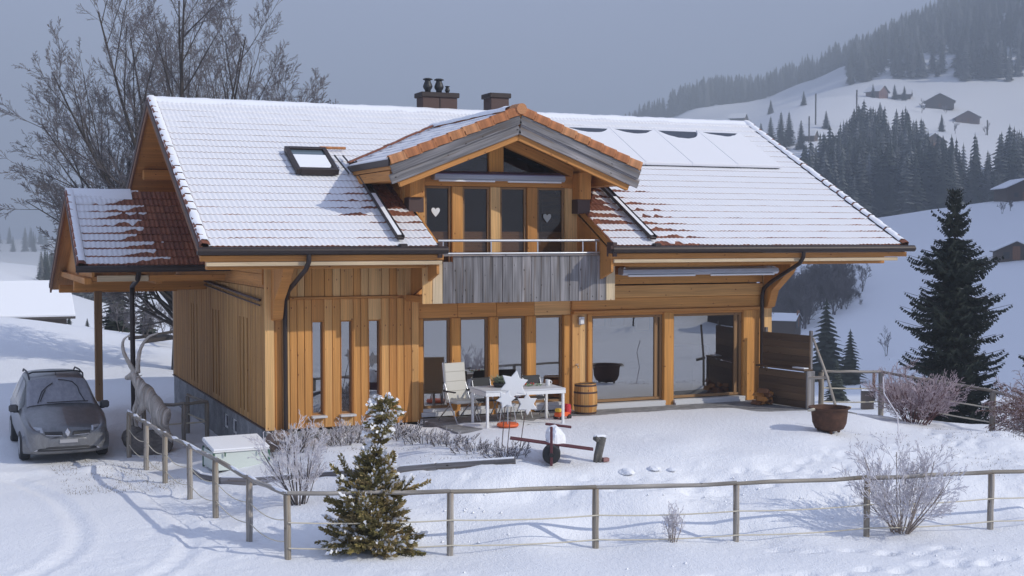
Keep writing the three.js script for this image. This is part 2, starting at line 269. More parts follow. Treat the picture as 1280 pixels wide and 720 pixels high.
{
  const grow = (a, step, lim, k) => { const o = []; let x = a, s = step; while (x < lim) { s *= k; x += s; o.push(x); } return o; };
  const uHalf = []; for (let x = .05; x < 11.5; x += .1) uHalf.push(x); uHalf.push(...grow(11.5, .12, 1200, 1.09));
  const us = [...uHalf.map(x => -x).reverse(), ...uHalf], vs = [...grow(0, 1, 160, 1.3).map(x => -x).reverse()];
  for (let x = 0; x < 17; x += .7) vs.push(x); for (let x = 17; x < 34; x += .1) vs.push(x); vs.push(...grow(34, .15, 1295, 1.035));
  const g = new GB();
  for (const v of vs) for (const u of us) { const [x, z] = toXZ(u, v); g.v(x, groundH(x, z), z, x, z); }
  const n = us.length; for (let j = 0; j + 1 < vs.length; j++) for (let i = 0; i + 1 < n; i++) { const a = j * n + i; g.q(a, a + 1, a + n + 1, a + n); }
  struct('snowy_ground', g.geo(), M.snowGround);
 
}
// ---------------------------------------------------------------- roofs: courses of tiles under a thin snow
// O ridge corner, A along the ridge, S down the slope, N out of the roof (A x N = S)
function tiledSlope(parent, o) {
  const { O, A, S, N, L, D } = o, rows = Math.round(D / .355), cols = Math.round(L / .222), c = D / rows, w = L / cols, inc = o.include || (() => true), melt = o.melt || (() => 0);
  const wave = a => .008 * Math.cos(a / w * 4 * Math.PI);
  const tg = new GB(), n = 8, len = c * 1.14, rowsT = [[-len + c, -.004], [c * .3, .01], [c, .022], [c, .004]];
  for (const [s, h] of rowsT) for (let k = 0; k <= n; k++) tg.v(mix(.002, w - .002, k / n), h + wave(k / n * w), s, k / n * w, s);
  for (let r = 0; r < 3; r++) for (let k = 0; k < n; k++) { const a = r * (n + 1) + k; tg.q(a, a + n + 1, a + n + 2, a + 1); }
  const geo = tg.geo(true), B = new THREE.Matrix4().makeBasis(A, N, S), rest = [];
  let made = 0;
  const cand = [];
  for (let r = 0; r < rows; r++) for (let k = 0; k < cols; k++) {
    const a = (k + .5) * w, s = (r + .5) * c; if (!inc(a, s)) continue;
    const p = O.clone().addScaledVector(A, k * w).addScaledVector(S, r * c), m = melt(a, s);
    cand.push({ p, r, k, score: m * 40 + r + hash2(r, k) });
  }
  cand.sort((a, b) => b.score - a.score);
  const lim = o.single || 0;
  for (const t of cand) {
    const mat = M.tile[Math.floor(hash2(t.r * 7 + 3, t.k * 13) * 4)];
    if (made < lim) { const m = part(parent, 'tile', geo, mat); m.quaternion.setFromRotationMatrix(B); m.position.copy(t.p); made++; }
    else rest.push(t);
  }
  if (rest.length) {
    const im = new THREE.InstancedMesh(geo, M.tile[0], rest.length); im.name = 'tiles'; im.userData.kind = 'stuff'; shade(im); parent.add(im);
    rest.forEach((t, q) => { im.setMatrixAt(q, B.clone().setPosition(t.p)); const h = .7 + .5 * hash2(t.r, t.k + 31); im.setColorAt(q, new THREE.Color(h, h, h)); });
  }
  const g = new GB(), step = w / 8, nx = Math.round(L / step), P = (a, s, h) => { const q = O.clone().addScaledVector(A, a).addScaledVector(S, s).addScaledVector(N, h); return g.v(q.x, q.y, q.z, a, s); };
  for (let r = 0; r < rows; r++) {
    let prev = null; const s0 = r * c, depth = o.depth ? o.depth(s0) : .02;
    for (let i = 0; i <= nx; i++) {
      const a = i * step, m = melt(a, s0 + c * .5), on = inc(clamp(a, .001, L - .001), s0 + c * .5);
      const gap = (o.gap ? o.gap(a, s0) : .03) + .022 * vnoise(a * 2.3, r * 3.7) + .012 * vnoise(a * 14, r * 9.1) + m * c * 1.15 + c * .5 * Math.min(1, 4 * m * (1 - m)) * vnoise(a * 6.3, r * 5.3 + 40);
      if (!on || gap > c * .92) { prev = null; continue; }
      const f = s0 + c - Math.max(gap, -.004), wv = wave(a), d = depth * (.8 + .3 * vnoise(a * 3, r * 2.2)) * (1 - .5 * m), tk = s => -.004 + .026 * clamp((s - s0) / c);
      const cur = [P(a, s0 - .02, tk(s0 - .02) + d * .5 + wv + .01), P(a, mix(s0, f, .45), tk(mix(s0, f, .45)) + d + wv), P(a, f - .018, tk(f) + d + wv), P(a, f, tk(f) + d * .45 + wv), P(a, f + .002, tk(f) + .001 + wv)];
      if (prev) for (let k = 0; k < 4; k++) g.q(prev[k], cur[k], cur[k + 1], prev[k + 1]);
      prev = cur;
    }
  }
  for (let k = 0; k < g.i.length; k += 3) { const t = g.i[k + 1]; g.i[k + 1] = g.i[k + 2]; g.i[k + 2] = t; }
  if (g.n) { const sn = part(parent, 'snow_cover', g.geo(), M.thinDimSnow); sn.userData.kind = 'stuff'; }
}
// verge tiles along a sloping roof edge, each a part; side = +1 when the open edge lies along +A
function vergeTiles(parent, p0, S, A, N, D, side, mats, width = .2, step = .355, hgt = .09) {
  const n = Math.round(D / step), st = D / n, B = new THREE.Matrix4().makeBasis(A, N, S), geo = new GB();
  const prof = [[-width, .012], [-width * .55, .05], [-width * .15, .058], [0, .035], [.012, -.02], [.012, -hgt]];
  for (const s of [0, st * 1.08]) { const lift = s ? .022 : 0; for (const [x, y] of prof) geo.v(side * x, y + lift, s, x, s); }
  const m = prof.length; for (let k = 0; k + 1 < m; k++) geo.q(k, k + 1, m + k + 1, m + k);
  for (let k = 0; k + 1 < m; k++) geo.quad(V(side * prof[k][0], prof[k][1] + .022, st * 1.08), V(side * prof[k + 1][0], prof[k + 1][1] + .022, st * 1.08), V(side * prof[k + 1][0] - side * .015, prof[k + 1][1] + .004, st * 1.08), V(side * prof[k][0], prof[k][1] + .004, st * 1.08));
  const g = geo.geo(true);
  for (let k = 0; k < n; k++) { const t = part(parent, 'verge_tile', g, mats[Math.floor(hash2(k, 77 + Math.round(p0.x * 9)) * mats.length)]); t.quaternion.setFromRotationMatrix(B); t.position.copy(p0).addScaledVector(S, k * st); }
}

// ---------------------------------------------------------------- the chalet
const house = thing('chalet', 'honey coloured timber chalet with snowy tiled roof, dormer and balcony', 'house');
const RK = .507, RN = Math.hypot(1, RK), ridgeY = 7.48, ridgeZ = -5.2;
const roofY = z => ridgeY - RK * Math.abs(z - ridgeZ);
function framed(parent, name, x0, x1, y0, y1, z, fw, fd, mat, glass, sillMat) {   // window: frame mesh with its pane and sill
  const gs = [[x0, x0 + fw, y0, y1], [x1 - fw, x1, y0, y1], [x0 + fw, x1 - fw, y0, y0 + fw], [x0 + fw, x1 - fw, y1 - fw, y1]].map(([a, b, c, d], k) => cbox(b - a, d - c, fd, k < 2 ? 'y' : 'x', .005).clone().translate((a + b) / 2 - x0, (c + d) / 2 - y0, 0));
  const w = part(parent, name, mergeGeometries(gs), mat, [x0, y0, z]);
  const pg = new THREE.PlaneGeometry(x1 - x0 - 2 * fw + .01, y1 - y0 - 2 * fw + .01);
  part(w, 'pane', pg, glass, [(x1 - x0) / 2, (y1 - y0) / 2, -fd * .15]);
  if (sillMat) part(w, 'sill', cbox(x1 - x0 + .06, .04, .16, 'x'), sillMat, [(x1 - x0) / 2, -.03, .06]);
  return w;
}
const pk = () => M.planks[Math.floor(rnd() * 4)];
reseed(5);
// plinth, floors, inner walls
{
  const lw = [[1, 1.28, .22, 2.26], [1.64, 1.93, .22, 2.26], [2.27, 2.57, .22, 2.26]];
  part(house, 'plinth', mergeGeometries(wallWith(-12.3, -.02, -1.6, -.02, [[-3.66, -3.14, -.6, -.24], [-4.66, -4.14, -.6, -.24]]).map(([a, b, c, d]) => cbox(.25, d - c, b - a, 'z', 0).clone().translate(.125, (c + d) / 2, (a + b) / 2))), M.plinth);
  span(house, 'plinth', M.plinth, .25, 12.6, -1.6, -.12, -.27, -.03, 'x');
  // cellar windows in the plinth
  for (const z of [-3.4, -4.4]) { const w = part(house, 'cellar_window', mergeGeometries([cbox(.04, .05, .52).clone().translate(0, .155, 0), cbox(.04, .05, .52).clone().translate(0, -.155, 0), cbox(.04, .26, .05).clone().translate(0, 0, .235), cbox(.04, .26, .05).clone().translate(0, 0, -.235)]), M.whitePaint, [.05, -.42, z]); part(w, 'pane', cbox(.01, .28, .44), M.glassDark); }
  const fl = span(house, 'floor', M.inside, .25, 12.6, -.12, .02, -12.2, -.28, 'x');
  span(house, 'ceiling', M.inside, .2, 12.55, 2.5, 2.66, -12.2, -.3, 'x');
  span(house, 'rear_wall', M.inside, 0, 12.6, -.1, 4.0, -12.45, -12.2, 'x');
  const iw = span(house, 'partition', M.inside, .2, 12.5, .02, 2.5, -5.1, -5, 'x');
  // left block: board cladding cut round three slit windows
  const edges = [.02, .19, .36, .52, .68, .84, 1.0, 1.28, 1.46, 1.64, 1.93, 2.1, 2.27, 2.57, 2.75, 2.93, 3.1, 3.28, 3.45];
  const back = part(house, 'wall', mergeGeometries(wallWith(.05, 3.42, -.05, 4.4, lw).map(([a, b, c, d]) => cbox(b - a, d - c, .14, 'y', 0).clone().translate((a + b) / 2, (c + d) / 2, -.13))), M.beam);
  for (let k = 0; k + 1 < edges.length; k++) {
    const a = edges[k] + .005, b = edges[k + 1] - .005, h = lw.find(h => h[0] < (a + b) / 2 && h[1] > (a + b) / 2), dz = hash2(k, 5) * .012;
    for (const [c, d] of h ? [[-.06, h[2] - .06], [h[3], 2.73]] : [[-.06, 2.73]]) span(house, 'plank', pk(), a, b, c, d, -.058, -.01 + dz, 'y', .008);
    span(house, 'plank', pk(), a, b, 2.79, 4.35, -.058, .02 + dz, 'y', .008);
  }
  span(house, 'trim', M.beam, .5, 2.95, 2.735, 2.785, -.05, .07, 'x');
  span(house, 'corner_board', M.planks[2], -.03, .17, -.06, 3.6, .012, .045, 'y');
  lw.forEach(([a, b, c, d]) => {
    const w = framed(house, 'window', a, b, c, d, -.13, .035, .05, M.frame, M.glass);
    part(w, 'sill', cbox(b - a + .06, .05, .24, 'x'), M.sill, [(b - a) / 2, -.035, .14]);
    part(w, 'reveal', cbox(.02, d - c, .1, 'y'), M.beam, [b - a - .012, (d - c) / 2, .075]); part(w, 'reveal', cbox(.02, d - c, .1, 'y'), M.beam, [.012, (d - c) / 2, .075]); part(w, 'reveal', cbox(b - a - .05, .02, .1, 'x'), M.beam, [(b - a) / 2, d - c - .012, .075]);
  });
  // return wall of the left block and bay of four tall windows
  span(house, 'plank', M.planks[3], 3.42, 3.455, -.06, 4.3, -.2, -.06, 'y');
  const bay = [[3.6, 4.24], [4.5, 5.17], [5.43, 6.1], [6.38, 7.07]];
  bay.forEach(([a, b]) => {
    framed(house, 'tall_window', a - .02, b + .02, .2, 2.24, -.22, .055, .07, M.frame, M.glass);
    span(house, 'threshold', M.sill, a - .08, b + .08, .03, .13, -.26, -.02, 'x'); span(house, 'threshold', M.sill, a - .04, b + .04, .131, .198, -.26, -.09, 'x');
  });
  [[3.455, 3.58], [4.26, 4.48], [5.19, 5.41], [6.12, 6.36], [7.09, 7.27]].forEach(([a, b]) => span(house, 'post', M.post, a, b, -.1, 2.245, -.28, -.08, 'y', .012));
  [3.455, 4.42, 5.38, 6.33].forEach((a, k) => span(house, 'header_board', pk(), a, [4.412, 5.372, 6.322, 7.27][k], 2.25, 2.62, -.28, -.1, 'x'));
  // right part: boarded pier, two wide windows, header beams
  span(house, 'plank', M.planks[0], 7.275, 7.47, -.1, 2.26, -.25, -.02, 'y'); span(house, 'plank', M.planks[2], 7.475, 7.66, -.1, 2.26, -.25, -.035, 'y');
  span(house, 'post', M.post, 7.665, 7.77, -.1, 2.26, -.28, .03, 'y', .012); span(house, 'post', M.post, 9.72, 9.99, -.1, 2.26, -.28, .05, 'y', .014); span(house, 'post', M.post, 12.0, 12.28, -.1, 2.26, -.28, .03, 'y', .012);
  span(house, 'plank', M.planks[1], 12.285, 12.6, -.1, 2.26, -.28, -.02, 'y');
  span(house, 'header_beam', M.beam, 7.275, 12.6, 2.262, 2.34, -.28, .06, 'x', .012); span(house, 'lintel', M.beam, 7.775, 9.715, 2.205, 2.26, -.26, .0, 'x'); span(house, 'lintel', M.beam, 9.995, 11.995, 2.205, 2.26, -.26, .0, 'x');
  [[2.345, 2.62, .0], [2.625, 2.92, .02], [2.95, 3.2, .0], [3.205, 3.5, .015], [3.505, 3.8, 0], [3.805, 4.35, .01]].forEach(([c, d, e]) => span(house, 'wall_board', pk(), 7.275, 12.6, c, d, -.2, -.03 + e, 'x', .01));
  span(house, 'wall_board', M.beam, 3.455, 7.27, 2.625, 4.2, -.28, -.16, 'x');
  for (const [a, b] of [[7.775, 9.715], [9.995, 11.995]]) {
    const w = framed(house, 'wide_window', a, b, .14, 2.2, -.1, .06, .09, M.frame, M.glass);
    part(w, 'sash', cbox(.09, 1.94, .1, 'y'), M.frame, [b - a - .21 + .06, 1.03, -.03]);
    const s = span(house, 'window_sill', M.sill, a - .02, b + .02, .05, .12, -.2, .12, 'x'); part(s, 'step', cbox(b - a, .06, .2, 'x'), M.sill, [0, -.065, .08]);
  }
  span(house, 'wall', M.inside, 12.35, 12.6, -.1, 3.9, -12.2, -.29, 'z');
  // wall lamp and tap
  const lamp = span(house, 'wall_lamp', M.steel, 7.41, 7.55, 2.02, 2.2, -.03, .07); part(lamp, 'lamp_glass', cbox(.1, .13, .02), M.whitePaint, [0, -.01, .058]);
  const tap = part(house, 'tap', tubeGeo([[7.36, 1.06, -.03], [7.36, 1.06, .08], [7.37, 1.0, .12]], .014), M.steel); part(tap, 'handle', cbox(.09, .015, .02), M.steel, [7.36, 1.09, .06]);
}
// side wall: upright slats with slots in front of slit windows, gable boarding above
{
  const slots = [-1.9, -2.25, -2.6, -5.2, -5.6, -6.0, -8.3, -8.75, -9.2]; let z = -.03, k = 0;
  const wall = part(house, 'side_wall', mergeGeometries(wallWith(-12.27, -.02, -.04, 3.0, slots.map(q => [q - .075, q + .075, .15, 2.25])).map(([a, b, c, d]) => cbox(.2, d - c, b - a, 'y', 0).clone().translate(.17, (c + d) / 2, (a + b) / 2))), M.slats[1]);
  while (z > -12.25) {
    const w = .092, slot = slots.find(s => Math.abs(s - (z - w / 2)) < .066), mat = M.slats[k++ % 3 === 0 ? 0 : Math.floor(rnd() * 3)], d = .0 + .008 * rnd();
    if (slot) { span(house, 'slat', mat, .0 - d, .035, 2.25, 2.98, z - w, z); span(house, 'slat', mat, .0 - d, .035, -.03, .12, z - w, z); part(house, 'slit_window', cbox(.012, 2.1, .15), M.glassDark, [.2, 1.2, slot]); }
    else span(house, 'slat', mat, -.002 - d, .04, -.03, 2.98, z - w, z);
    z -= w + .036;
  }
  span(house, 'drip_ledge', M.brownMetal, -.05, .1, -.06, -.028, -12.3, .02, 'z');
  // gable boarding
  const pts = [[.25, 2.99], [12.25, 2.99], [12.25, roofY(-12.25) - .3], [-ridgeZ, ridgeY - .3], [.25, roofY(-.25) - .3]];
  const gw = part(house, 'gable_wall', extr(pts, .1), M.soffit); gw.rotation.y = Math.PI / 2; gw.position.set(.02, 0, 0);
  for (let y = 3.05; y < 6.9; y += .24) { const half = (ridgeY - .32 - y - .22) / RK; if (half > .2) { const a = Math.max(-12.2, ridgeZ - half), b = Math.min(-.3, ridgeZ + half); span(house, 'gable_board', M.beam, -.008, .018, y, y + .23, a, b, 'z'); } }
  // purlins running out to the verges, and braces below the eaves
  for (const [z, y, h] of [[-.15, 0, .26], [-2.6, 0, .26], [ridgeZ, 0, .3], [-7.8, 0, .26], [-10.3, 0, .26]]) { const t = roofY(z) - .32; span(house, 'purlin', M.beam, -1.45, .01, t - h, t, z - .11, z + .11, 'x', .015); span(house, 'purlin', M.beam, 12.61, 15.4, t - h, t, z - .11, z + .11, 'x', .015); }
  span(house, 'eave_purlin', M.beam, -1.45, 3.2, 3.42, 3.64, 1.0, 1.2, 'x', .015); span(house, 'eave_purlin', M.beam, 7.55, 15.4, 3.42, 3.64, 1.0, 1.2, 'x', .015);
  for (const x of [.22, 12.72]) {
    const br = part(house, 'eave_brace', extr([[0, 2.3], [.16, 2.35], [.32, 2.75], [.95, 3.2], [1.12, 3.42], [0, 3.42]], .2, .01), M.beam); br.rotation.y = -Math.PI / 2; br.position.set(x + .1, 0, .02);
  }
  span(house, 'corner_post', M.planks[2], 12.62, 12.85, 1.2, 3.4, -.2, .02, 'y');
  // sloping rainwater pipe along the slatted wall
  part(house, 'wall_pipe', tubeGeo([[-.07, 2.95, -6.9], [-.06, 2.72, -.3]], .03), M.brownMetal); part(house, 'wall_pipe', tubeGeo([[-.07, 2.84, -6.9], [-.06, 2.61, -.3]], .018), M.brownMetal);
}
// main roof
const sFront = V(0, -RK / RN, 1 / RN), nFront = V(0, 1 / RN, RK / RN), sRear = V(0, -RK / RN, -1 / RN), nRear = V(0, 1 / RN, -RK / RN), X = V(1, 0, 0), nX = V(-1, 0, 0);
const XL = -1.68, XR = 15.6, DF = 7.0 * RN, CUT = [3.28, 7.42];
let roof;
{
  const valleyZ = x => ridgeZ + (ridgeY - (6.89 - .39 * Math.abs(x - 5.33))) / RK, sv = x => (valleyZ(x) + .5 - ridgeZ) * RN;
  const deckShape = [[XL, 0], [XR, 0], [XR, DF - .03], [CUT[1], DF - .03], [CUT[1], sv(CUT[1])], [5.33, sv(5.33)], [CUT[0], sv(CUT[0])], [CUT[0], DF - .03], [XL, DF - .03]];
  // shape plane (x, s): extrude along -N
  const front = extr(deckShape, .2); front.applyMatrix4(new THREE.Matrix4().makeBasis(X, sFront, nFront).setPosition(0, ridgeY - .055, ridgeZ).multiply(new THREE.Matrix4().makeTranslation(0, 0, -.2)));
  const rear = extr([[XL, .012], [XR, .012], [XR, DF], [XL, DF]], .2); rear.applyMatrix4(new THREE.Matrix4().makeBasis(X, sRear, nRear).setPosition(0, ridgeY - .055, ridgeZ).multiply(new THREE.Matrix4().makeTranslation(0, 0, -.2)));
  for (const g of [front, rear]) { const uv = g.attributes.uv; for (let k = 0; k < uv.count; k++) { const a = uv.getX(k); uv.setXY(k, uv.getY(k), a); } }
  roof = part(house, 'roof', mergeGeometries([front, rear]), M.soffit);
  const noDormer = (a, s) => { const x = XL + a, z = ridgeZ + s / RN; return !(x > CUT[0] - .02 && x < CUT[1] + .02 && z > valleyZ(x) + .35) && x > XL + .15 && x < XR - .15; };
  const melt = (a, s) => {
    const x = XL + a, z = ridgeZ + s / RN, n = .12 * fbm(x * 2.2, z * 2.2, 3);
    const up = smooth(-2.3, -1.9, z), l = up * smooth(2.38, 2.55, x) * smooth(3.6, 3.4, x) * smooth(1.3, -.1, z + 2 * n), r = up * smooth(7.2, 7.3, x) * smooth(8.7, 7.9, x + n) * smooth(1.4, -.2, z + 2 * n), rr = .3 * smooth(8.4, 8.6, x) * smooth(10.2, 8.6, x) * smooth(-2, -.6, z) + .22 * smooth(1.2, 2.3, x) * smooth(2.6, 2.4, x) * smooth(-1.3, -.3, z) * smooth(1.1, .2, z);
    return clamp(l + r + rr + .05 * smooth(.75, .1, Math.abs(x - XR + .5)) * smooth(-4, 1, z));
  };
  tiledSlope(roof, { O: V(XL, ridgeY - .05, ridgeZ), A: X, S: sFront, N: nFront, L: XR - XL, D: DF, include: noDormer, melt, single: 300, gap: (a, s) => mix(-.06, .008, smooth(.15, .95, s / DF)), depth: s => mix(.04, .016, smooth(0, .35, s / DF)) });
  vergeTiles(roof, V(XL, ridgeY - .02, ridgeZ), sFront, X, nFront, DF, -1, M.tile, .19); vergeTiles(roof, V(XR, ridgeY - .02, ridgeZ), sFront, X, nFront, DF, 1, M.tile, .19);
  vergeTiles(roof, V(XL, ridgeY - .02, ridgeZ), sRear, nX, nRear, DF, 1, M.tile, .19);
  // snow lying on the verge tiles, on the ridge, and on the rear slope
  const vs = (x0, x1, S, N, D) => { const g = new GB(); let prev = null; for (let s = .0; s < D - .05; s += .06) { const saw = (s % .357) / .357, hh = .062 + .02 * saw + .008 * vnoise(s * 5, x0), gone = saw > .9 && hash2(Math.floor(s / .357), 3) > .25; const P = (x, h) => { const q = V(x, ridgeY - .02, ridgeZ).addScaledVector(S, s).addScaledVector(N, h); return g.v(q.x, q.y, q.z); }; const cur = [P(x0 - .012 + .01 * vnoise(s * 9, 2), .03), P(x0 + (x1 - x0) * .2, hh + .014), P(x0 + (x1 - x0) * .8, hh + .006), P(x1, .03)]; if (prev && !gone) for (let k = 0; k < 3; k++) g.q(prev[k], prev[k + 1], cur[k + 1], cur[k]); prev = cur; } return g.geo(); };
  for (const [a, b] of [[XL + .002, XL + .185], [XR - .185, XR - .002]]) part(roof, 'verge_snow', vs(a, b, sFront, nFront, DF), M.snow);
  const rs = new GB(); let pr = null; for (let x = XL - .01; x <= XR + .01; x += .12) { const cur = []; for (let k = 0; k <= 8; k++) { const d = -.34 + .68 * k / 8, e = 1 - Math.abs(d) / .34; cur.push(rs.v(x, ridgeY - .05 - RK * Math.abs(d) + .02 + .055 * Math.sqrt(e) + .012 * vnoise(x * 1.7, k * .4) * e + .01 * vnoise(x * 7, k) * e, ridgeZ + d)); } if (pr) for (let k = 0; k < 8; k++) rs.q(pr[k], pr[k + 1], cur[k + 1], cur[k]); pr = cur; }
  part(roof, 'ridge_snow', rs.geo(), M.snow);
  const rearSnow = extr([[XL + .02, .1], [XR - .02, .1], [XR - .02, DF - .05], [XL + .02, DF - .05]], .06, .01); rearSnow.applyMatrix4(new THREE.Matrix4().makeBasis(X, sRear, nRear).setPosition(0, ridgeY - .045, ridgeZ)); part(roof, 'rear_snow', rearSnow, M.snow);
  // barge boards under the verges
  for (const [x, w] of [[XL + .02, .05], [XR - .02, .05]]) for (const [S, s] of [[sFront, 1], [sRear, -1]]) {
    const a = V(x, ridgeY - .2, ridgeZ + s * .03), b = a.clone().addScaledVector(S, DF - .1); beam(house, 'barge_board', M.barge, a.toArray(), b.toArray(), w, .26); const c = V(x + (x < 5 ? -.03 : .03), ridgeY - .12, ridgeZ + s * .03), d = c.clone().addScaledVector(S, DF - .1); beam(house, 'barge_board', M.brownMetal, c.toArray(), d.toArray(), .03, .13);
  }
  // eaves: fascia, gutter, pale soffit board
  for (const [a, b] of [[XL, CUT[0] + .1], [CUT[1] - .1, XR]]) {
    span(house, 'fascia', M.brownMetal, a, b, 3.72, 3.885, 1.79, 1.815, 'x'); span(house, 'eave_board', M.beam, a, b, 3.6, 3.71, 1.70, 1.78, 'x'); span(house, 'soffit_board', M.pale, a + .12, b - (b < 5 ? .02 : .25), 3.5, 3.585, 1.66, 1.75, 'x', .008);
    const g = new THREE.CylinderGeometry(.078, .078, b - a + .12, 14, 1, true, -Math.PI / 2, Math.PI); g.rotateZ(Math.PI / 2); const gu = part(house, 'gutter', g, M.gutter, [(a + b) / 2 + (b > 10 ? .06 : -.02), 3.80, 1.90]); gu.material = M.gutterTwo || (M.gutterTwo = Object.assign(M.gutter.clone(), { side: THREE.DoubleSide })); gu.rotation.x = 0;
    part(gu, 'bead', tubeGeo([[-(b - a) / 2 - .06, 0, .078], [(b - a) / 2 + .06, 0, .078]], .012, 6), M.gutter);
    for (const e of [-1, 1]) { const cap = part(gu, 'end_cap', new THREE.CircleGeometry(.078, 12, Math.PI, Math.PI), M.gutterTwo, [e * ((b - a) / 2 + .06), 0, 0], [0, Math.PI / 2, 0]); }
  }
  // sheathing under the eaves
  // downpipes
  part(house, 'downpipe', tubeGeo([[.46, 3.74, 1.88], [.46, 3.58, 1.86], [.44, 3.42, 1.7], [.40, 2.95, .4], [.40, 2.72, .1], [.40, 2.55, .085], [.40, -.4, .085]], .05, 10), M.gutter);
  part(house, 'downpipe', tubeGeo([[12.45, 3.74, 1.88], [12.45, 3.6, 1.86], [12.45, 3.45, 1.72], [12.5, 2.98, .5], [12.52, 2.8, .14], [12.52, 2.6, .07], [12.52, -.1, .07]], .05, 10), M.gutter);
  // rain channels running down the roof from the dormer eaves
  for (const x of [2.45, 8.46]) {
    const a = V(x, roofY(-1.75) + .07, -1.75), b = V(x, roofY(1.72) + .07, 1.72); const ch = beam(house, 'rain_channel', M.gutter, a.toArray(), b.toArray(), .15, .06, .01);
    for (const e of [-1, 1]) part(ch, 'channel_lip', cbox(.02, .045, a.distanceTo(b), 'z', .004), M.gutter, [e * .072, .045, 0]);
    part(ch, 'channel_snow', cbox(.11, .03, a.distanceTo(b) * .52, 'z', .01), M.snow, [0, .035, a.distanceTo(b) * .21]); part(house, 'gutter_hopper', cbox(.17, .2, .16, 'y', .02), M.gutter, [x, 3.84, 1.86]);
  }
  // skylight
  const sk = new THREE.Group(); sk.name = 'skylight'; roof.add(sk); sk.quaternion.setFromRotationMatrix(new THREE.Matrix4().makeBasis(X, nFront, sFront)); sk.position.set(1.48, roofY(-1.8) + .03, -1.8);
  const kf = part(sk, 'frame', mergeGeometries([cbox(.1, .13, 1.3).clone().translate(-.44, .05, 0), cbox(.1, .13, 1.3).clone().translate(.44, .05, 0), cbox(.78, .13, .12).clone().translate(0, .05, -.6), cbox(.78, .14, .12).clone().translate(0, .05, .6)]), M.gutter);
  part(sk, 'pane', cbox(.79, .02, 1.1), M.std(.10, .14, .17, .08), [0, .06, 0]); part(sk, 'snow_patch', extr([[-.38, -.42], [.3, -.44], [.37, -.3], [.37, .27], [-.38, .28]].map(([a, b]) => [a, -b]), .02, .005), M.snow, [0, .095, .06], [-Math.PI / 2, 0, 0]).rotation.x = Math.PI / 2;
  const st = new GB(); for (const w of [0]) st.tube([V(1.86, roofY(-2.45) + .09, -2.45), V(2.5, roofY(-2.5) + .07, -2.5)], .032, 8, true); part(roof, 'ridge_tile', st.geo(), M.verge[0]);
  for (const dx of [0, .2]) part(roof, 'cable', tubeGeo([[2.12 + dx, roofY(-2.1) + .07, -2.1], [2.2 + dx * 1.1, roofY(-1.2) + .07, -1.2]], .02, 6), M.black);
  // solar panels, their snow slipped from the top edge
  for (let k = 0; k < 4; k++) {
    const x0 = 9.0 + k * 1.4, pz = -3.2, sp = part(roof, 'solar_panel', cbox(1.37, .05, 2.35, 'z', .008), M.std(.03, .035, .05, .25, .3)); sp.quaternion.setFromRotationMatrix(new THREE.Matrix4().makeBasis(X, nFront, sFront)); sp.position.set(x0 + .7, roofY(pz) + .02, pz);
    const pts = [[-.7, 1.21], [.7, 1.21]], top = []; for (let q = 0; q <= 14; q++) { const t = q / 14, arch = Math.pow(Math.sin(Math.PI * clamp(t * 1.02)), .7) * [.42, .46, .55, .46][k] * (.75 + .5 * hash2(k, 3)) + .07 * fbm(t * 5 + k * 9, 2); top.push([.7 - 1.4 * t, -1.18 + Math.max(.0, arch)]); }
    const shp = [...pts, ...top].map(([a, b]) => [a, -b]); const sg = new THREE.ExtrudeGeometry(new THREE.Shape(shp.map(p => new THREE.Vector2(...p))), { depth: .02, bevelEnabled: true, bevelSize: .02, bevelThickness: .035, bevelSegments: 3, bevelOffset: -.022 }); sg.rotateX(-Math.PI / 2); const sn = part(sp, 'panel_snow', sg, M.thinDimSnow, [0, .03, 0]);
  }
}
// chimneys on the ridge
{
  const ch = (x0, x1, z0, z1, y1, cowls) => {
    const c = part(roof, 'chimney', cbox(x1 - x0, y1 - 7, z1 - z0, 'y', .01), M.brownMetal, [(x0 + x1) / 2, (y1 + 7) / 2, (z0 + z1) / 2]);
    part(c, 'cap', cbox(x1 - x0 + .1, .13, z1 - z0 + .1, 'x', .015), M.gutter, [0, (y1 - 7) / 2, 0]); if (x1 - x0 > .9) part(c, 'seam', cbox(.03, y1 - 7.1, .02), M.gutter, [0, -.02, (z1 - z0) / 2 + .006]);
    cowls.forEach(([dx, s]) => part(c, 'cowl', lathe([[0, 0], [.10, 0], [.10, .1], [.15, .17], [.165, .24], [.12, .36], [.10, .4], [.10, .44], [.16, .45], [.17, .48], [.1, .51], [0, .52]].map(([a, b]) => [a * s, b * s]), 16), M.black, [dx, (y1 - 7) / 2 + .06, 0]));
  };
  ch(5.42, 6.4, -5.75, -5.25, 7.86, [[-.26, .78], [.06, .78], [.3, .42]]); ch(7.42, 7.95, -5.9, -5.35, 7.93, []);
}
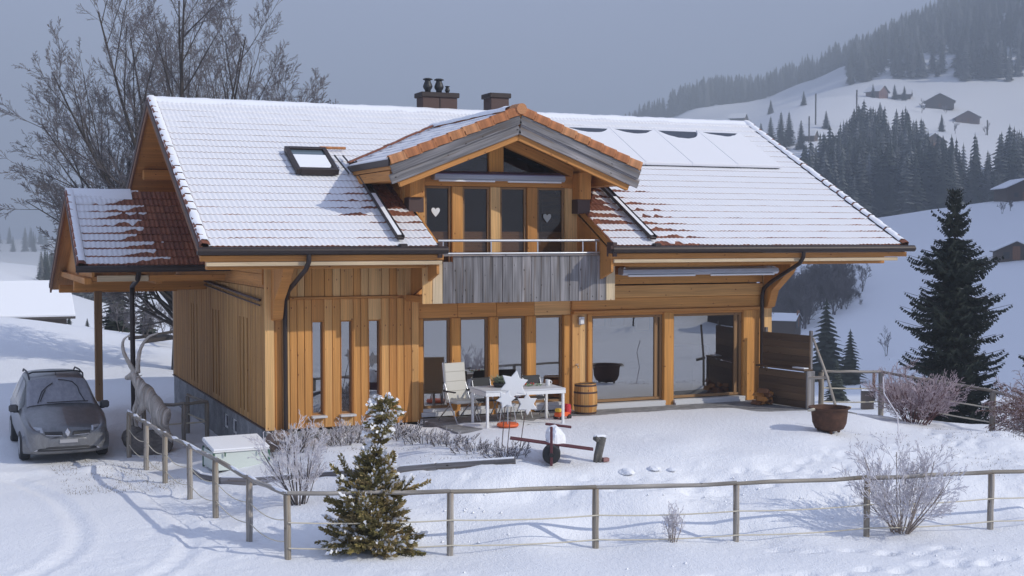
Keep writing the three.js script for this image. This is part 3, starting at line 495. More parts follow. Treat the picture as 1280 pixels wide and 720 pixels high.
// dormer with its own little gable roof, glazed front and balcony
{
  const dc = 5.33, dy = 6.89, dk = .39, dn = Math.hypot(1, dk), half = 2.98, zF = 1.4, zB = -4.6, dD = half * dn;
  const dorm = part(house, 'dormer_roof', mergeGeometries([-1, 1].map(s => { const g = extr([[s < 0 ? .001 : 0, -.20], [0, -.045], [s * half, -half * dk - .045], [s * half, -half * dk - .24]], zF - zB - .05); g.translate(dc, dy, zB); if (s > 0) return g; return g; })), M.soffit);
  const below = (x, z) => dy - dk * Math.abs(x - dc) > roofY(z) - .12;
  const SL = V(-1 / dn, -dk / dn, 0), NL = V(-dk / dn, 1 / dn, 0), SR = V(1 / dn, -dk / dn, 0), NR = V(dk / dn, 1 / dn, 0), Z = V(0, 0, 1), nZ = V(0, 0, -1);
  tiledSlope(dorm, { O: V(dc, dy - .04, zB), A: Z, S: SL, N: NL, L: zF - zB - .16, D: dD, include: (a, s) => below(dc - s / dn, zB + a), single: 40, gap: () => -.02, depth: () => .045 });
  tiledSlope(dorm, { O: V(dc, dy - .04, zF - .16), A: nZ, S: SR, N: NR, L: zF - zB - .16, D: dD, include: (a, s) => below(dc + s / dn, zF - .16 - a), single: 0, gap: () => .01, depth: () => .035 });
  vergeTiles(dorm, V(dc, dy - .01, zF), SL, Z, NL, dD, 1, M.verge, .2, .34, .13); vergeTiles(dorm, V(dc, dy - .01, zF), SR, nZ, NR, dD, -1, M.verge, .2, .34, .13);
  part(dorm, 'ridge_tile', (() => { const g = new THREE.CylinderGeometry(.12, .13, .42, 14, 1, false); g.rotateX(Math.PI / 2); return g; })(), M.verge[2], [dc, dy - .02, zF - .17]);
  for (let k = 1; k < 13; k++) { const z = zF - .2 - k * .4; if (roofY(z) < dy + .1) { const g = new THREE.CylinderGeometry(.11, .125, .42, 12); g.rotateX(Math.PI / 2); part(dorm, 'ridge_tile', g, M.verge[k % 3], [dc, dy - .04, z]); } }
  const rsn = new GB(); let pr = null; for (let z = zB + .4; z < zF - .45; z += .1) { const cur = []; for (let k = 0; k <= 6; k++) { const a = -1.35 + 1.9 * k / 6, r = .15 + .018 * vnoise(z * 3, k); cur.push(rsn.v(dc + Math.sin(a) * r * 1.2, dy - .05 + Math.cos(a) * r, z)); } if (pr) for (let k = 0; k < 6; k++) rsn.q(pr[k], pr[k + 1], cur[k + 1], cur[k]); pr = cur; } part(dorm, 'ridge_snow', rsn.geo(), M.snow);
  // valley: dark line of tile ends where dormer snow meets the main roof
  for (let k = 0; k < 18; k++) { const t = k / 18, x = dc - half + half * t, y = dy - dk * (dc - x), z = ridgeZ + (ridgeY - y) / RK; part(dorm, 'valley_tile', cbox(.2, .03, .12, 'x', .008), M.tile[k % 4], [x + .05, y + .085 + .02 * hash2(k, 8), z + .05 + .05 * hash2(k, 2)], [0, .45, .37]); }
  // weathered verge boards: two laps, grey
  for (const [S, s] of [[SL, -1], [SR, 1]]) {
    const e = (off, drop, len, th, h, mat, z) => { const a = V(dc + s * .0, dy - drop, z), b = a.clone().addScaledVector(S, len); a.addScaledVector(S, s > 0 ? -.0 : -.0); return beam(house, 'verge_board', mat, a.toArray(), b.toArray(), th, h); };
    e(0, .245, dD - .02, .05, .19, M.grey[s > 0 ? 0 : 1], zF - .05); e(0, .45, dD - .02, .05, .21, M.grey[s > 0 ? 2 : 0], zF - .10); e(0, .61, dD - .25, .1, .16, M.beam, zF - .2);
    // boxed eave with brown boarding and metal edge
    const ex = dc + s * (half - .02), ey = dy - half * dk; span(house, 'eave_box', M.beam, Math.min(ex, ex - s * .5), Math.max(ex, ex - s * .5), ey - .46, ey - .25, -1.2, zF - .16, 'z'); span(house, 'dormer_gutter', M.gutter, Math.min(ex, ex + s * .06), Math.max(ex, ex + s * .06), ey - .16, ey - .02, -1.75, zF - .06, 'z');
  }
  // front wall of the dormer
  const zW = -.1, tall = [[3.61, 4.24], [4.52, 5.18], [5.44, 6.1], [6.37, 7.07]];
  tall.forEach(([a, b], k) => {
    const w = framed(house, 'balcony_window', a, b, 2.9, 5.22, zW, .05, .07, M.frame, M.glassDark);
    if (k === 0 || k === 3) { const hs = new THREE.Shape(); hs.moveTo(0, -.11); hs.bezierCurveTo(-.05, -.05, -.1, -.01, -.1, .045); hs.bezierCurveTo(-.1, .11, -.02, .11, 0, .05); hs.bezierCurveTo(.02, .11, .1, .11, .1, .045); hs.bezierCurveTo(.1, -.01, .05, -.05, 0, -.11); part(w, 'hanging_heart', new THREE.ExtrudeGeometry(hs, { depth: .012, bevelEnabled: false }), k ? M.std(.45, .45, .42, .7) : M.whitePaint, [(b - a) * (k ? .38 : .42), k ? 1.62 : 1.74, .03]); }
  });
  [[3.12, 3.6], [4.25, 4.51], [5.19, 5.43], [6.11, 6.36], [7.08, 7.55]].forEach(([a, b]) => span(house, 'dormer_post', pk(), a, b, 2.7, 5.22, zW - .1, zW + .09, 'y', .012));
  span(house, 'transom', M.beam, 3.12, 7.55, 5.225, 5.5, zW - .1, zW + .1, 'x', .012);
  for (const [x0, x1] of [[3.12, 3.45], [7.25, 7.55]]) { span(house, 'corner_block', M.beam, x0, x1, 4.95, 5.62, zW + .1, zW + .5, 'y', .015); span(house, 'flashing', M.brownMetal, x0 - .01, x1 + .01, 4.62, 4.95, zW + .1, zW + .42, 'y'); }
  for (const [pts] of [[[[3.75, 5.53], [5.14, 5.53], [5.14, 6.2], [5.0, 6.2]]], [[[5.52, 5.53], [6.98, 5.53], [5.72, 6.2], [5.52, 6.2]]]]) {
    const tw = part(house, 'gable_window', extr(pts, .02), M.glassDark, [0, 0, zW]); const lo = pts[0][0], hi = pts[1][0]; part(tw, 'frame_bar', cbox(hi - lo, .05, .06, 'x'), M.steel, [(lo + hi) / 2, 5.52, .02]);
  }
  span(house, 'king_post', M.post, 5.15, 5.51, 5.5, 6.4, zW - .08, zW + .1, 'y', .012);
  for (const s of [-1, 1]) beam(house, 'gable_rafter', M.beam, [dc, dy - .55, zW + .05], [dc + s * 2.4, dy - .55 - 2.4 * dk, zW + .05], .2, .22);
  for (const [x, y] of [[3.35, 5.72], [7.35, 5.72]]) span(house, 'dormer_purlin', M.beam, x - .1, x + .1, y - .17, y + .06, -1.5, 1.15, 'z', .015); span(house, 'dormer_purlin', M.beam, 5.23, 5.43, 6.28, 6.5, -1.5, 1.2, 'z', .015);
  span(house, 'cheek', M.soffit, 3.1, 3.2, 2.7, 5.7, -2.2, zW - .1, 'z'); span(house, 'cheek', M.soffit, 7.47, 7.57, 2.7, 5.7, -2.2, zW - .1, 'z'); span(house, 'dormer_backwall', M.inside, 3.2, 7.47, 2.7, 6.0, -2.3, -2.2, 'x');
  // awning cassettes
  const aw = (x0, x1, y, z, nm) => { const a = part(house, nm, (() => { const g = extr([[0, -.05], [.2, -.07], [.26, -.02], [.24, .05], [.05, .1], [0, .08]], x1 - x0, .006); g.rotateY(-Math.PI / 2); g.translate(x1 - x0, 0, 0); return g; })(), M.std(.50, .52, .58, .4, .3), [x0, y, z]); part(a, 'front_rail', cbox((x1 - x0) * .42, .04, .05, 'x'), M.whitePaint, [(x1 - x0) * .24, -.085, .24]); part(a, 'front_rail', cbox((x1 - x0) * .42, .04, .05, 'x'), M.whitePaint, [(x1 - x0) * .76, -.085, .24]); for (const e of [.02, .98]) part(a, 'bracket', cbox(.05, .16, .2, 'y'), M.steel, [(x1 - x0) * e, .03, .05]); return a; };
  const a1 = aw(3.75, 6.95, 5.42, zW + .1, 'awning'); part(a1, 'cover', cbox(3.16, .02, .3, 'x'), M.std(.16, .13, .22, .6), [1.6, .1, .14], [.25, 0, 0]);
  aw(8.0, 12.25, 3.27, .9, 'awning'); for (const x of [8.2, 12.0]) span(house, 'awning_bracket', M.beam, x - .05, x + .05, 3.2, 3.44, -.02, .95, 'z');
  // balcony
  const bz = 1.15, b0 = 3.12, b1 = 7.78; span(house, 'balcony_floor', M.beam, b0 + .02, b1 - .02, 2.66, 2.8, -.15, bz - .03, 'x');
  const nb = 17; for (let k = 0; k < nb + 3; k++) {
    const w = (b1 - b0) / (nb + 3), x = b0 + k * w, fresh = k < 2 || k > nb + 1; if (fresh) { span(house, 'balcony_board', k % 2 ? M.pale : M.planks[2], x + .004, x + w - .004, 2.64, 3.5, bz - .02, bz + .008 + .006 * hash2(k, 4), 'y'); continue; }
    span(house, 'balcony_board', M.grey[Math.floor(hash2(k, 12) * 3)], x + .004, x + w - .004, 2.64, 3.66 - (k === 2 ? .12 : 0), bz - .02, bz + .008 + .008 * hash2(k, 4), 'y');
  }
  span(house, 'balcony_cap', M.grey[2], b0 + .45, b1 - .42, 3.662, 3.69, bz - .06, bz + .05, 'x'); span(house, 'balcony_beam', M.beam, b0, b1, 2.66, 2.82, bz - .12, bz - .025, 'x');
  part(house, 'balcony_rail', tubeGeo([[CUT[0] + .2, 4.0, bz], [CUT[1] - .05, 4.0, bz]], .03, 10), M.steel); part(house, 'balcony_rail', tubeGeo([[CUT[0] + .2, 3.72, bz + .01], [CUT[1] - .05, 3.72, bz + .01]], .026, 10), M.steel);
  for (const x of [3.6, 4.72, 5.84, 6.96, 7.3]) part(house, 'rail_post', tubeGeo([[x, 3.66, bz], [x, 4.0, bz]], .016, 8), M.steel);
  for (const [x, s] of [[CUT[0] - .03, 1], [CUT[1] - .03, -1]]) { const g = extr([[.15, 2.7], [-1.7, 3.3], [-1.7, roofY(1.7) - .25], [.15, roofY(-.15) - .25]], .06); g.rotateY(Math.PI / 2); part(house, 'balcony_cheek', g, M.soffit, [x, 0, 0]); span(house, 'cut_flashing', M.brownMetal, x - .01, x + .09, roofY(1.78) - .3, roofY(1.78) + .02, 1.5, 1.82); beam(house, 'cut_trim', s > 0 ? M.beam : M.soffit, [x + .04, roofY(-.1) - .13, -.1], [x + .04, roofY(1.72) - .13, 1.72], .05, .14); }
}
// things behind the glass of the living room
{
  const cab = thing('cupboard', 'dark cupboard standing behind the wide window near the plank screen', 'cupboard', [11.3, .02, -1.6]); part(cab, 'carcass', cbox(1.1, 1.25, .6, 'y', .01), M.insideDark, [0, .63, 0]); for (const e of [-.27, .27]) part(cab, 'cupboard_door', cbox(.5, 1.15, .02), M.std(.035, .03, .028, .5), [e, .63, .315]);
  const pic = (x, y, w, h, c, l) => { const p = thing('wall_picture', l, 'picture', [x, y, -4.95]); part(p, 'frame', cbox(w, h, .04, 'y', .01), M.insideDark); part(p, 'canvas', cbox(w - .08, h - .08, .02), M.std(...c, .8), [0, 0, .022]); };
  pic(13.0 - 1.1, 1.75, .5, .7, [.55, .36, .10], 'yellow picture hung behind the wide window, taller one'); pic(11.1, 1.85, .45, .6, [.22, .34, .42], 'blue grey picture hung behind the wide window'); pic(12.42 - 1.9, 1.9, .4, .7, [.5, .30, .12], 'orange picture hung behind the wide window');
}
// terrace slab
struct('terrace_slab', (() => { const g = cbox(9.6, .2, 3.2, 'x', .01).clone(); return g; })(), M.concrete).position.set(8.3, -.1, 1.5);

// ---------------------------------------------------------------- carport
{
  const cp = thing('carport', 'open carport with tiled roof built against the slatted side of the chalet', 'carport');
  const x0 = -3.5, x1 = -.12, zr = -6.5, yr = 5.25, zf = -3.5, yf = 3.47, zb = -12.2, yb = 2.75;
  const kf = (yr - yf) / (zf - zr), nf = Math.hypot(1, kf), SF = V(0, -kf / nf, 1 / nf), NF = V(0, 1 / nf, kf / nf), DFf = (zf - zr) * nf, kb = (yr - yb) / (zr - zb), nb = Math.hypot(1, kb), SB = V(0, -kb / nb, -1 / nb), NB = V(0, 1 / nb, -kb / nb), DB = (zr - zb) * nb;
  const slab = (S, N, D, e) => { const g = extr([[x0, e], [x1, e], [x1, D], [x0, D]], .15); g.applyMatrix4(new THREE.Matrix4().makeBasis(X, S, N).setPosition(0, yr - .05, zr).multiply(new THREE.Matrix4().makeTranslation(0, 0, -.15))); return g; };
  const rf = part(cp, 'roof', mergeGeometries([slab(SF, NF, DFf - .03, 0), slab(SB, NB, DB, .01)]), M.soffit);
  tiledSlope(rf, { O: V(x0, yr - .045, zr), A: X, S: SF, N: NF, L: x1 - x0, D: DFf, single: 150, include: a => a > .17, melt: (a, s) => { const x = x0 + a, n = .35 * fbm(x * 1.3, s * 1.3, 3); return clamp(smooth(-2.9, -1.1, x + 1.3 * n + .3 * (1.6 - s)) * 1.05); }, gap: (a, s) => mix(-.02, .045, smooth(.1, .6, s / DFf)), depth: s => mix(.045, .022, smooth(0, .4, s / DFf)) });
  vergeTiles(rf, V(x0, yr - .02, zr), SF, X, NF, DFf, -1, M.tile, .19); vergeTiles(rf, V(x0, yr - .02, zr), SB, nX, NB, DB, 1, M.tile, .19);
  const vsn = new GB(); let pr = null; for (let s = 0; s < DFf - .05; s += .06) { const saw = (s % .357) / .357, cur = [[x0 - .005, .03], [x0 + .04, .07 + .02 * saw], [x0 + .15, .066 + .02 * saw], [x0 + .19, .03]].map(([x, h]) => { const q = V(x, yr - .02, zr).addScaledVector(SF, s).addScaledVector(NF, h); return vsn.v(q.x, q.y, q.z); }); if (pr && saw < .92) for (let k = 0; k < 3; k++) vsn.q(pr[k], pr[k + 1], cur[k + 1], cur[k]); pr = cur; } part(rf, 'verge_snow', vsn.geo(), M.snow);
  const rs = extr([[x0 + .01, .05], [-1.75, .05], [-1.75, DB - .1], [x0 + .01, DB - .1]], .05, .01); rs.applyMatrix4(new THREE.Matrix4().makeBasis(X, SB, NB).setPosition(0, yr - .03, zr)); part(rf, 'rear_snow', rs, M.snow);
  const rg = new GB(); pr = null; for (let x = x0; x <= -1.9; x += .12) { const cur = []; for (let k = 0; k <= 8; k++) { const d = -.36 + .72 * k / 8, e = 1 - Math.abs(d) / .36; cur.push(rg.v(x, yr - .05 - (d > 0 ? kf : kb) * Math.abs(d) + .03 + .06 * Math.sqrt(e) + .012 * vnoise(x * 2, k) * e, zr + d)); } if (pr) for (let k = 0; k < 8; k++) rg.q(pr[k], pr[k + 1], cur[k + 1], cur[k]); pr = cur; } part(rf, 'ridge_snow', rg.geo(), M.snow);
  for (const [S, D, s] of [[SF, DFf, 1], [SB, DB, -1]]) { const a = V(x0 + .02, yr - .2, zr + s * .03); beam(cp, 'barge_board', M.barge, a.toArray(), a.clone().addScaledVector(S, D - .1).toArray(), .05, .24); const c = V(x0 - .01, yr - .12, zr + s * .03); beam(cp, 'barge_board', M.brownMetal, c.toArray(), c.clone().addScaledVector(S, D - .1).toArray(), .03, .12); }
  // gable boarding set back from the verge
  const gb = extr([[3.9, 3.15], [11.6, 3.15 - .1], [11.6, 3.05], [-zr, yr - .35], [3.9, 3.6]], .06); gb.rotateY(Math.PI / 2); part(cp, 'gable_board', gb, M.beam, [x0 + .35, 0, 0]);
  span(cp, 'fascia', M.brownMetal, x0, x1, yf - .2, yf - .05, zf - .03, zf - .005, 'x'); const gu = part(cp, 'gutter', (() => { const g = new THREE.CylinderGeometry(.075, .075, x1 - x0 + .1, 12, 1, true, -Math.PI / 2, Math.PI); g.rotateZ(Math.PI / 2); return g; })(), M.gutterTwo, [(x0 + x1) / 2, yf - .12, zf + .085]);
  span(cp, 'soffit_board', M.pale, x0 + .45, -1.9, yf - .42, yf - .28, zf - .25, zf - .2, 'x'); span(cp, 'eave_board', M.beam, -1.88, x1, yf - .42, yf - .28, zf - .25, zf - .2, 'x');
  span(cp, 'beam', M.beam, x0 + .2, -.02, 2.72, 2.97, -6.95, -6.75, 'x', .015); span(cp, 'beam', M.beam, x0 + .2, -.02, 2.5, 2.72, -11.6, -11.4, 'x', .015);
  for (const x of [x0 + .3, -1.6]) span(cp, 'tie_beam', M.beam, x - .08, x + .08, 2.975, 3.12, -11.5, -4.2, 'z');
  span(cp, 'post', M.frame, -2.42, -2.22, -.55, 2.72, -10.85, -10.65, 'y', .012); part(cp, 'post_foot', tubeGeo([[-2.32, -1.1, -10.75], [-2.32, -.55, -10.75]], .03), M.steel); span(cp, 'beam', M.beam, -2.4, -2.24, 2.73, 2.96, -11.4, -6.96, 'z');
  part(cp, 'downpipe', tubeGeo([[-2.15, yf - .15, zf + .07], [-2.15, 3.1, zf - .2], [-2.12, 2.9, -4.9], [-2.12, 2.6, -5.0], [-2.1, -1.1, -5.0]], .06, 10), M.gutter);
}

// ---------------------------------------------------------------- fences
const gy = (x, z) => groundH(x, z);
function fence(name, label, posts, opt = {}) {                             // posts: [x, z, top height] in order; parts: posts, rails, sagging ropes
  const f = thing(name, label, 'fence', [posts[0][0], 0, posts[0][1]]), o = V(posts[0][0], 0, posts[0][1]), L = (x, y, z) => V(x - o.x, y, z - o.z), r = opt.r || .055;
  posts.forEach(([x, z, t], k) => {
    if (opt.skip && opt.skip.includes(k)) return; const b = gy(x, z) - .3, g = new GB(), pts = [], rad = [];
    for (let q = 0; q <= 6; q++) { const y = mix(b, t, q / 6); pts.push(L(x + .006 * vnoise(y * 3, k * 7), y, z + .006 * vnoise(y * 3, k * 11))); rad.push(r * (1 + .06 * vnoise(q * 1.7, k * 5))); } g.tube(pts, rad, 10, true);
    part(f, 'post', g.geo(), k % 2 ? M.fence : M.fence2);
  });
  for (let k = 0; k + 1 < posts.length; k++) {
    const [ax, az, at] = posts[k], [bx, bz, bt] = posts[k + 1], g = new GB(), pts = [], rad = [], ex = opt.round ? .02 : .0;
    for (let q = 0; q <= 8; q++) { const s = q / 8; pts.push(L(mix(ax, bx, s), mix(at, bt, s) + (opt.rise ?? .03) + .012 * vnoise(s * 4 + k * 9, 3) - .012 * Math.sin(s * 3.14), mix(az, bz, s) + .008 * vnoise(s * 5 + k * 3, 8))); rad.push((opt.rail || .038) * (1 + .07 * vnoise(q, k * 13))); }
    g.tube(pts, rad, 8, true); const rl = part(f, 'rail', g.geo(), k % 2 ? M.fence2 : M.fence); rl.scale.y = 1;
    if (opt.snow) { const sg = new GB(), sp = [], sr = []; for (let q = 0; q <= 24; q++) { const s = q / 24, e = vnoise(s * 7 + k * 5, 2.2); const i = Math.min(7, Math.floor(s * 8)), t = s * 8 - i, p = pts[i].clone().lerp(pts[i + 1], t); p.y += .018; sp.push(p); sr.push(Math.max(.004, .024 + .02 * e)); } sg.tube(sp, sr, 6, true); part(rl, 'rail_snow', sg.geo(), M.snow); }
    for (const h of opt.ropes || []) { const rg = new GB(), rp = []; for (let q = 0; q <= 12; q++) { const s = q / 12, sag = (opt.sag || .05) * 4 * s * (1 - s); rp.push(L(mix(ax, bx, s), mix(at - h, bt - h, s) - sag, mix(az, bz, s) + (opt.rz ?? .06))); } rg.tube(rp, opt.rope || .012, 6); part(f, 'rope', rg.geo(), M.rope); }
  }
  return f;
}
fence('garden_fence', 'long weathered post fence with a top rail and two ropes in front of the terrace', [[-1.43, 7.72, .08], [1, 8.42, .05], [3.42, 8.72, -.02], [5.7, 9.35, -.02], [8.05, 9.75, -.03], [10.4, 10.15, -.04], [12.8, 10.5, -.04]], { snow: false, ropes: [.42, .82], sag: .03, rail: .036, round: 1 });
fence('garden_fence', 'short post fence with snowy rail and slack ropes running up to the carport', [[-1.43, 7.72, .08], [-1.73, 6.35, .12], [-1.88, 4.25, .11], [-2.04, 2.5, .1], [-2.22, .65, .08], [-2.35, -1.1, .09], [-2.48, -2.95, .1]], { skip: [0], ropes: [.38, .72], sag: .1, rope: .009, rail: .04, snow: true, rz: 0, rise: .02 });
fence('yard_fence', 'little grey fence round the sunken corner beside the plinth', [[-1.95, -4.4, .02], [-1.0, -4.5, .02], [-.42, -4.6, .02], [-.62, -6.2, .02]], { ropes: [.45], rope: .02, sag: .01, rail: .04, rz: 0 });
fence('meadow_fence', 'weathered fence along the drop behind the cauldron and red bush', [[13.5, 1.2, .75], [15.0, 1.6, .72], [16.4, 3.9, .42], [17.6, 6.6, -.15], [18.3, 9, -.6]], { ropes: [.38, .72], rope: .018, sag: .02, rail: .035, r: .07, rz: 0 });

// ---------------------------------------------------------------- bare and frosted plants
const barkTex = rep(grainTex, 3, 1);
M.bark = M.std(.085, .07, .062, .95, 0, { map: barkTex }); M.twigDark = M.std(.10, .085, .08, .95); M.twigTree = M.std(.17, .155, .16, .95);
M.frost = M.std(.66, .64, .68, .9); M.stem = M.std(.30, .25, .22, .95); M.frostRed = M.std(.52, .43, .46, .9); M.stemRed = M.std(.15, .075, .075, .95); M.stemRust = M.std(.17, .085, .06, .95);
function limb(gs, p, d, len, r, lev, o) {                                   // recursive branch: gs[0] wood, gs[1] fine twigs
  const n = Math.max(lev >= 4 ? 1 : 2, (o.seg || 5) - (o.thin ? lev * o.thin : 0)), pts = [p.clone()], rad = [r], dir = d.clone(); let q = p.clone();
  for (let k = 1; k <= n; k++) {
    dir.add(V(R(-1, 1), R(-1, 1), R(-1, 1)).multiplyScalar(lev ? o.wander : o.wander * (o.calm || 1))); dir.y += o.lift * (lev < 2 ? .6 : 1); if (o.droop && lev >= 2) dir.y -= o.droop; dir.normalize();
    q = q.clone().addScaledVector(dir, len / n); pts.push(q); rad.push(Math.max(o.min, r * mix(1, o.taper, k / n)));
  }
  gs[lev >= o.fineFrom ? 1 : 0].tube(pts, rad, lev <= 1 ? (o.sides || 6) : lev === 2 ? 4 : 3);
  if (lev >= o.levels) return;
  const kids = o.kids[Math.min(lev, o.kids.length - 1)];
  for (let k = 0; k < kids; k++) {
    const t = mix(o.from ?? .3, 1, (k + rnd() * .9) / kids), i = Math.min(n - 1, Math.floor(t * n)), a = pts[i].clone().lerp(pts[i + 1], t * n - i);
    const ax = pts[i + 1].clone().sub(pts[i]).normalize(), side = V(R(-1, 1), R(-1, 1), R(-1, 1)).cross(ax).normalize(), nd = ax.multiplyScalar(Math.cos(o.angle)).addScaledVector(side, Math.sin(o.angle) * R(.7, 1.2)).normalize();
    limb(gs, a, nd, len * R(o.ratio * .75, o.ratio * 1.2) * mix(1.15, .7, t), Math.max(o.min, mix(rad[i], rad[i + 1], .5) * .62), lev + 1, o);
  }
}
function shrub(name, label, cat, pos, o, mats, group) {
  const t = thing(name, label, cat, pos, 0, group), gs = [new GB(), new GB()];
  for (let k = 0; k < o.stems; k++) { const a = k / o.stems * 6.283 + R(-.3, .3), lean = o.lean * Math.sqrt(R(.05, 1)); limb(gs, V(Math.cos(a) * o.base * rnd(), -.05, Math.sin(a) * o.base * rnd()), V(Math.cos(a) * lean, 1, Math.sin(a) * lean).normalize(), o.height * R(.55, .95), o.r * R(.7, 1.2), 0, o); }
  if (gs[0].n) part(t, 'stems', gs[0].geo(), mats[0]); if (gs[1].n) part(t, 'twigs', gs[1].geo(), mats[1]).userData.kind = 'stuff'; return t;
}
const BUSH = { thin: 1, stems: 16, base: .18, lean: .85, height: 1.35, r: .016, min: .0045, taper: .45, seg: 5, wander: .09, lift: .05, levels: 3, fineFrom: 1, kids: [7, 5, 3], ratio: .42, angle: .62, from: .25, sides: 5 };
reseed(21); shrub('frosted_bush', 'wide bare bush white with hoarfrost behind the rope fence', 'bush', [8.75, gy(8.75, 9.95), 9.95 - .15], { ...BUSH, stems: 26, height: 1.55, lean: 1.0, kids: [8, 5, 3] }, [M.stem, M.frost]);
reseed(22); shrub('frosted_bush', 'upright vase shaped bush with frosted twigs by the corner of the house', 'bush', [-.5, gy(-.5, 4.8), 4.8], { ...BUSH, stems: 13, base: .12, lean: .6, height: 1.45, kids: [7, 5, 3] }, [M.twigDark, M.frost]);
reseed(23); shrub('frosted_bush', 'small frosted broom shaped bush by a fence post', 'bush', [4.6, gy(4.6, 9.15), 9.15], { ...BUSH, stems: 12, base: .08, lean: .28, height: .68, r: .008, kids: [5, 3, 2], min: .0035 }, [M.stem, M.frost]);
reseed(24); shrub('red_bush', 'dense reddish bush with frosted tips before the dark spruce', 'bush', [14.7, gy(14.7, 3.2), 3.2], { ...BUSH, stems: 46, base: .35, lean: 1.05, height: 1.3, r: .01, min: .004, kids: [9, 6, 3], fineFrom: 2 }, [M.stemRed, M.frostRed]);
reseed(25); shrub('red_bush', 'rust brown hanging bush beside the end of the meadow fence', 'bush', [17.0, gy(17, 5.3), 5.3], { ...BUSH, stems: 60, base: .3, lean: 1.2, height: 1.7, r: .01, min: .004, lift: -.1, droop: .16, kids: [9, 6, 3], fineFrom: 3 }, [M.stemRust, M.frostRed]);
reseed(26);
for (const [x, z, s, w] of [[2.4, 1.7, .5, 1.2], [1.3, 1.5, .5, 1], [3.0, 3.2, .4, 1.2], [3.1, 4.2, .42, 1.1], [2.7, 2.4, .4, 1.2], [3.35, 5.2, .5, 1]])
  shrub('heather', 'low dark snow dusted shrub in the planting bed by the terrace', 'shrub', [x, gy(x, z), z], { ...BUSH, stems: Math.round(30 * w), base: .38 * w, lean: 1.1, height: s * .75, r: .008, kids: [5, 4], levels: 2, fineFrom: 2, min: .005 }, [M.twigDark, M.frost], 'low shrubs in the planting bed');
reseed(27); shrub('low_bush', 'dark round bush covering the foot of the house wall', 'bush', [.35, gy(.35, .9), .9], { ...BUSH, stems: 24, base: .3, lean: .9, height: .62, kids: [6, 4], levels: 2, fineFrom: 1 }, [M.twigDark, M.frost]);
for (const [x, h] of [[1.2, .45], [1.75, .42], [2.3, .4]]) shrub('wall_shrub', 'low frosted twiggy shrub at the foot of the board wall', 'shrub', [x, gy(x, .75), .75], { ...BUSH, stems: 18, base: .3, lean: 1, height: h, r: .008, kids: [5, 3], levels: 2, fineFrom: 1 }, [M.twigDark, M.frost], 'shrubs along the board wall');
// single dry stalks in the snow
one('dry_stalk', new GB().tube([V(12.2, -.2, 5.6), V(12.25, .3, 5.5), V(12.05, .75, 5.3), V(12.1, 1.1, 5.2)], .013, 5).geo(), M.frost, 'single tall frosted stalk standing beside the cauldron', 'plant');

// the great bare tree behind the roof
{
  reseed(34); const [tx, tz] = toXZ(-11.9, 47), base = gy(tx, tz), t = thing('bare_tree', 'tall spreading leafless tree behind the roof', 'tree', [tx, base, tz]), gs = [new GB(), new GB()];
  const o = { min: .0062, taper: .2, seg: 8, thin: 2, calm: .5, wander: .07, lift: .03, levels: 4, fineFrom: 2, kids: [10, 8, 7, 5], ratio: .38, angle: .6, from: .15, sides: 7 };
  gs[0].tube([V(0, -1, 0), V(.05, 1.2, 0), V(.1, 2.6, 0)], [.5, .42, .38], 9);
  const lead = []; for (let k = 0; k < 21; k++) { const u = -.92 + 1.84 * k / 20 + R(-.04, .04); lead.push([u, 1, 11.6 - 4.6 * Math.abs(u), .15 - .06 * Math.abs(u)]); } for (const [u, L] of [[-1.6, 5.2], [-1.2, 6], [1.3, 5.4], [-1.9, 4.4], [1.05, 6.4], [-1.05, 6.6]]) lead.push([u, .9, L, .085]);
  lead.forEach(([u, y, L, r], k) => { const w = (k % 3 - 1) * .35, d = V(u * cY - w * sY, y, u * sY + w * cY).normalize(); limb(gs, V(.1, 1.4 + 1.2 * ((k * 7) % 21) / 21, 0), d, L, r * .8, 0, o); });
  part(t, 'trunk', gs[0].geo(), M.bark); part(t, 'crown', gs[1].geo(), M.twigTree);
}
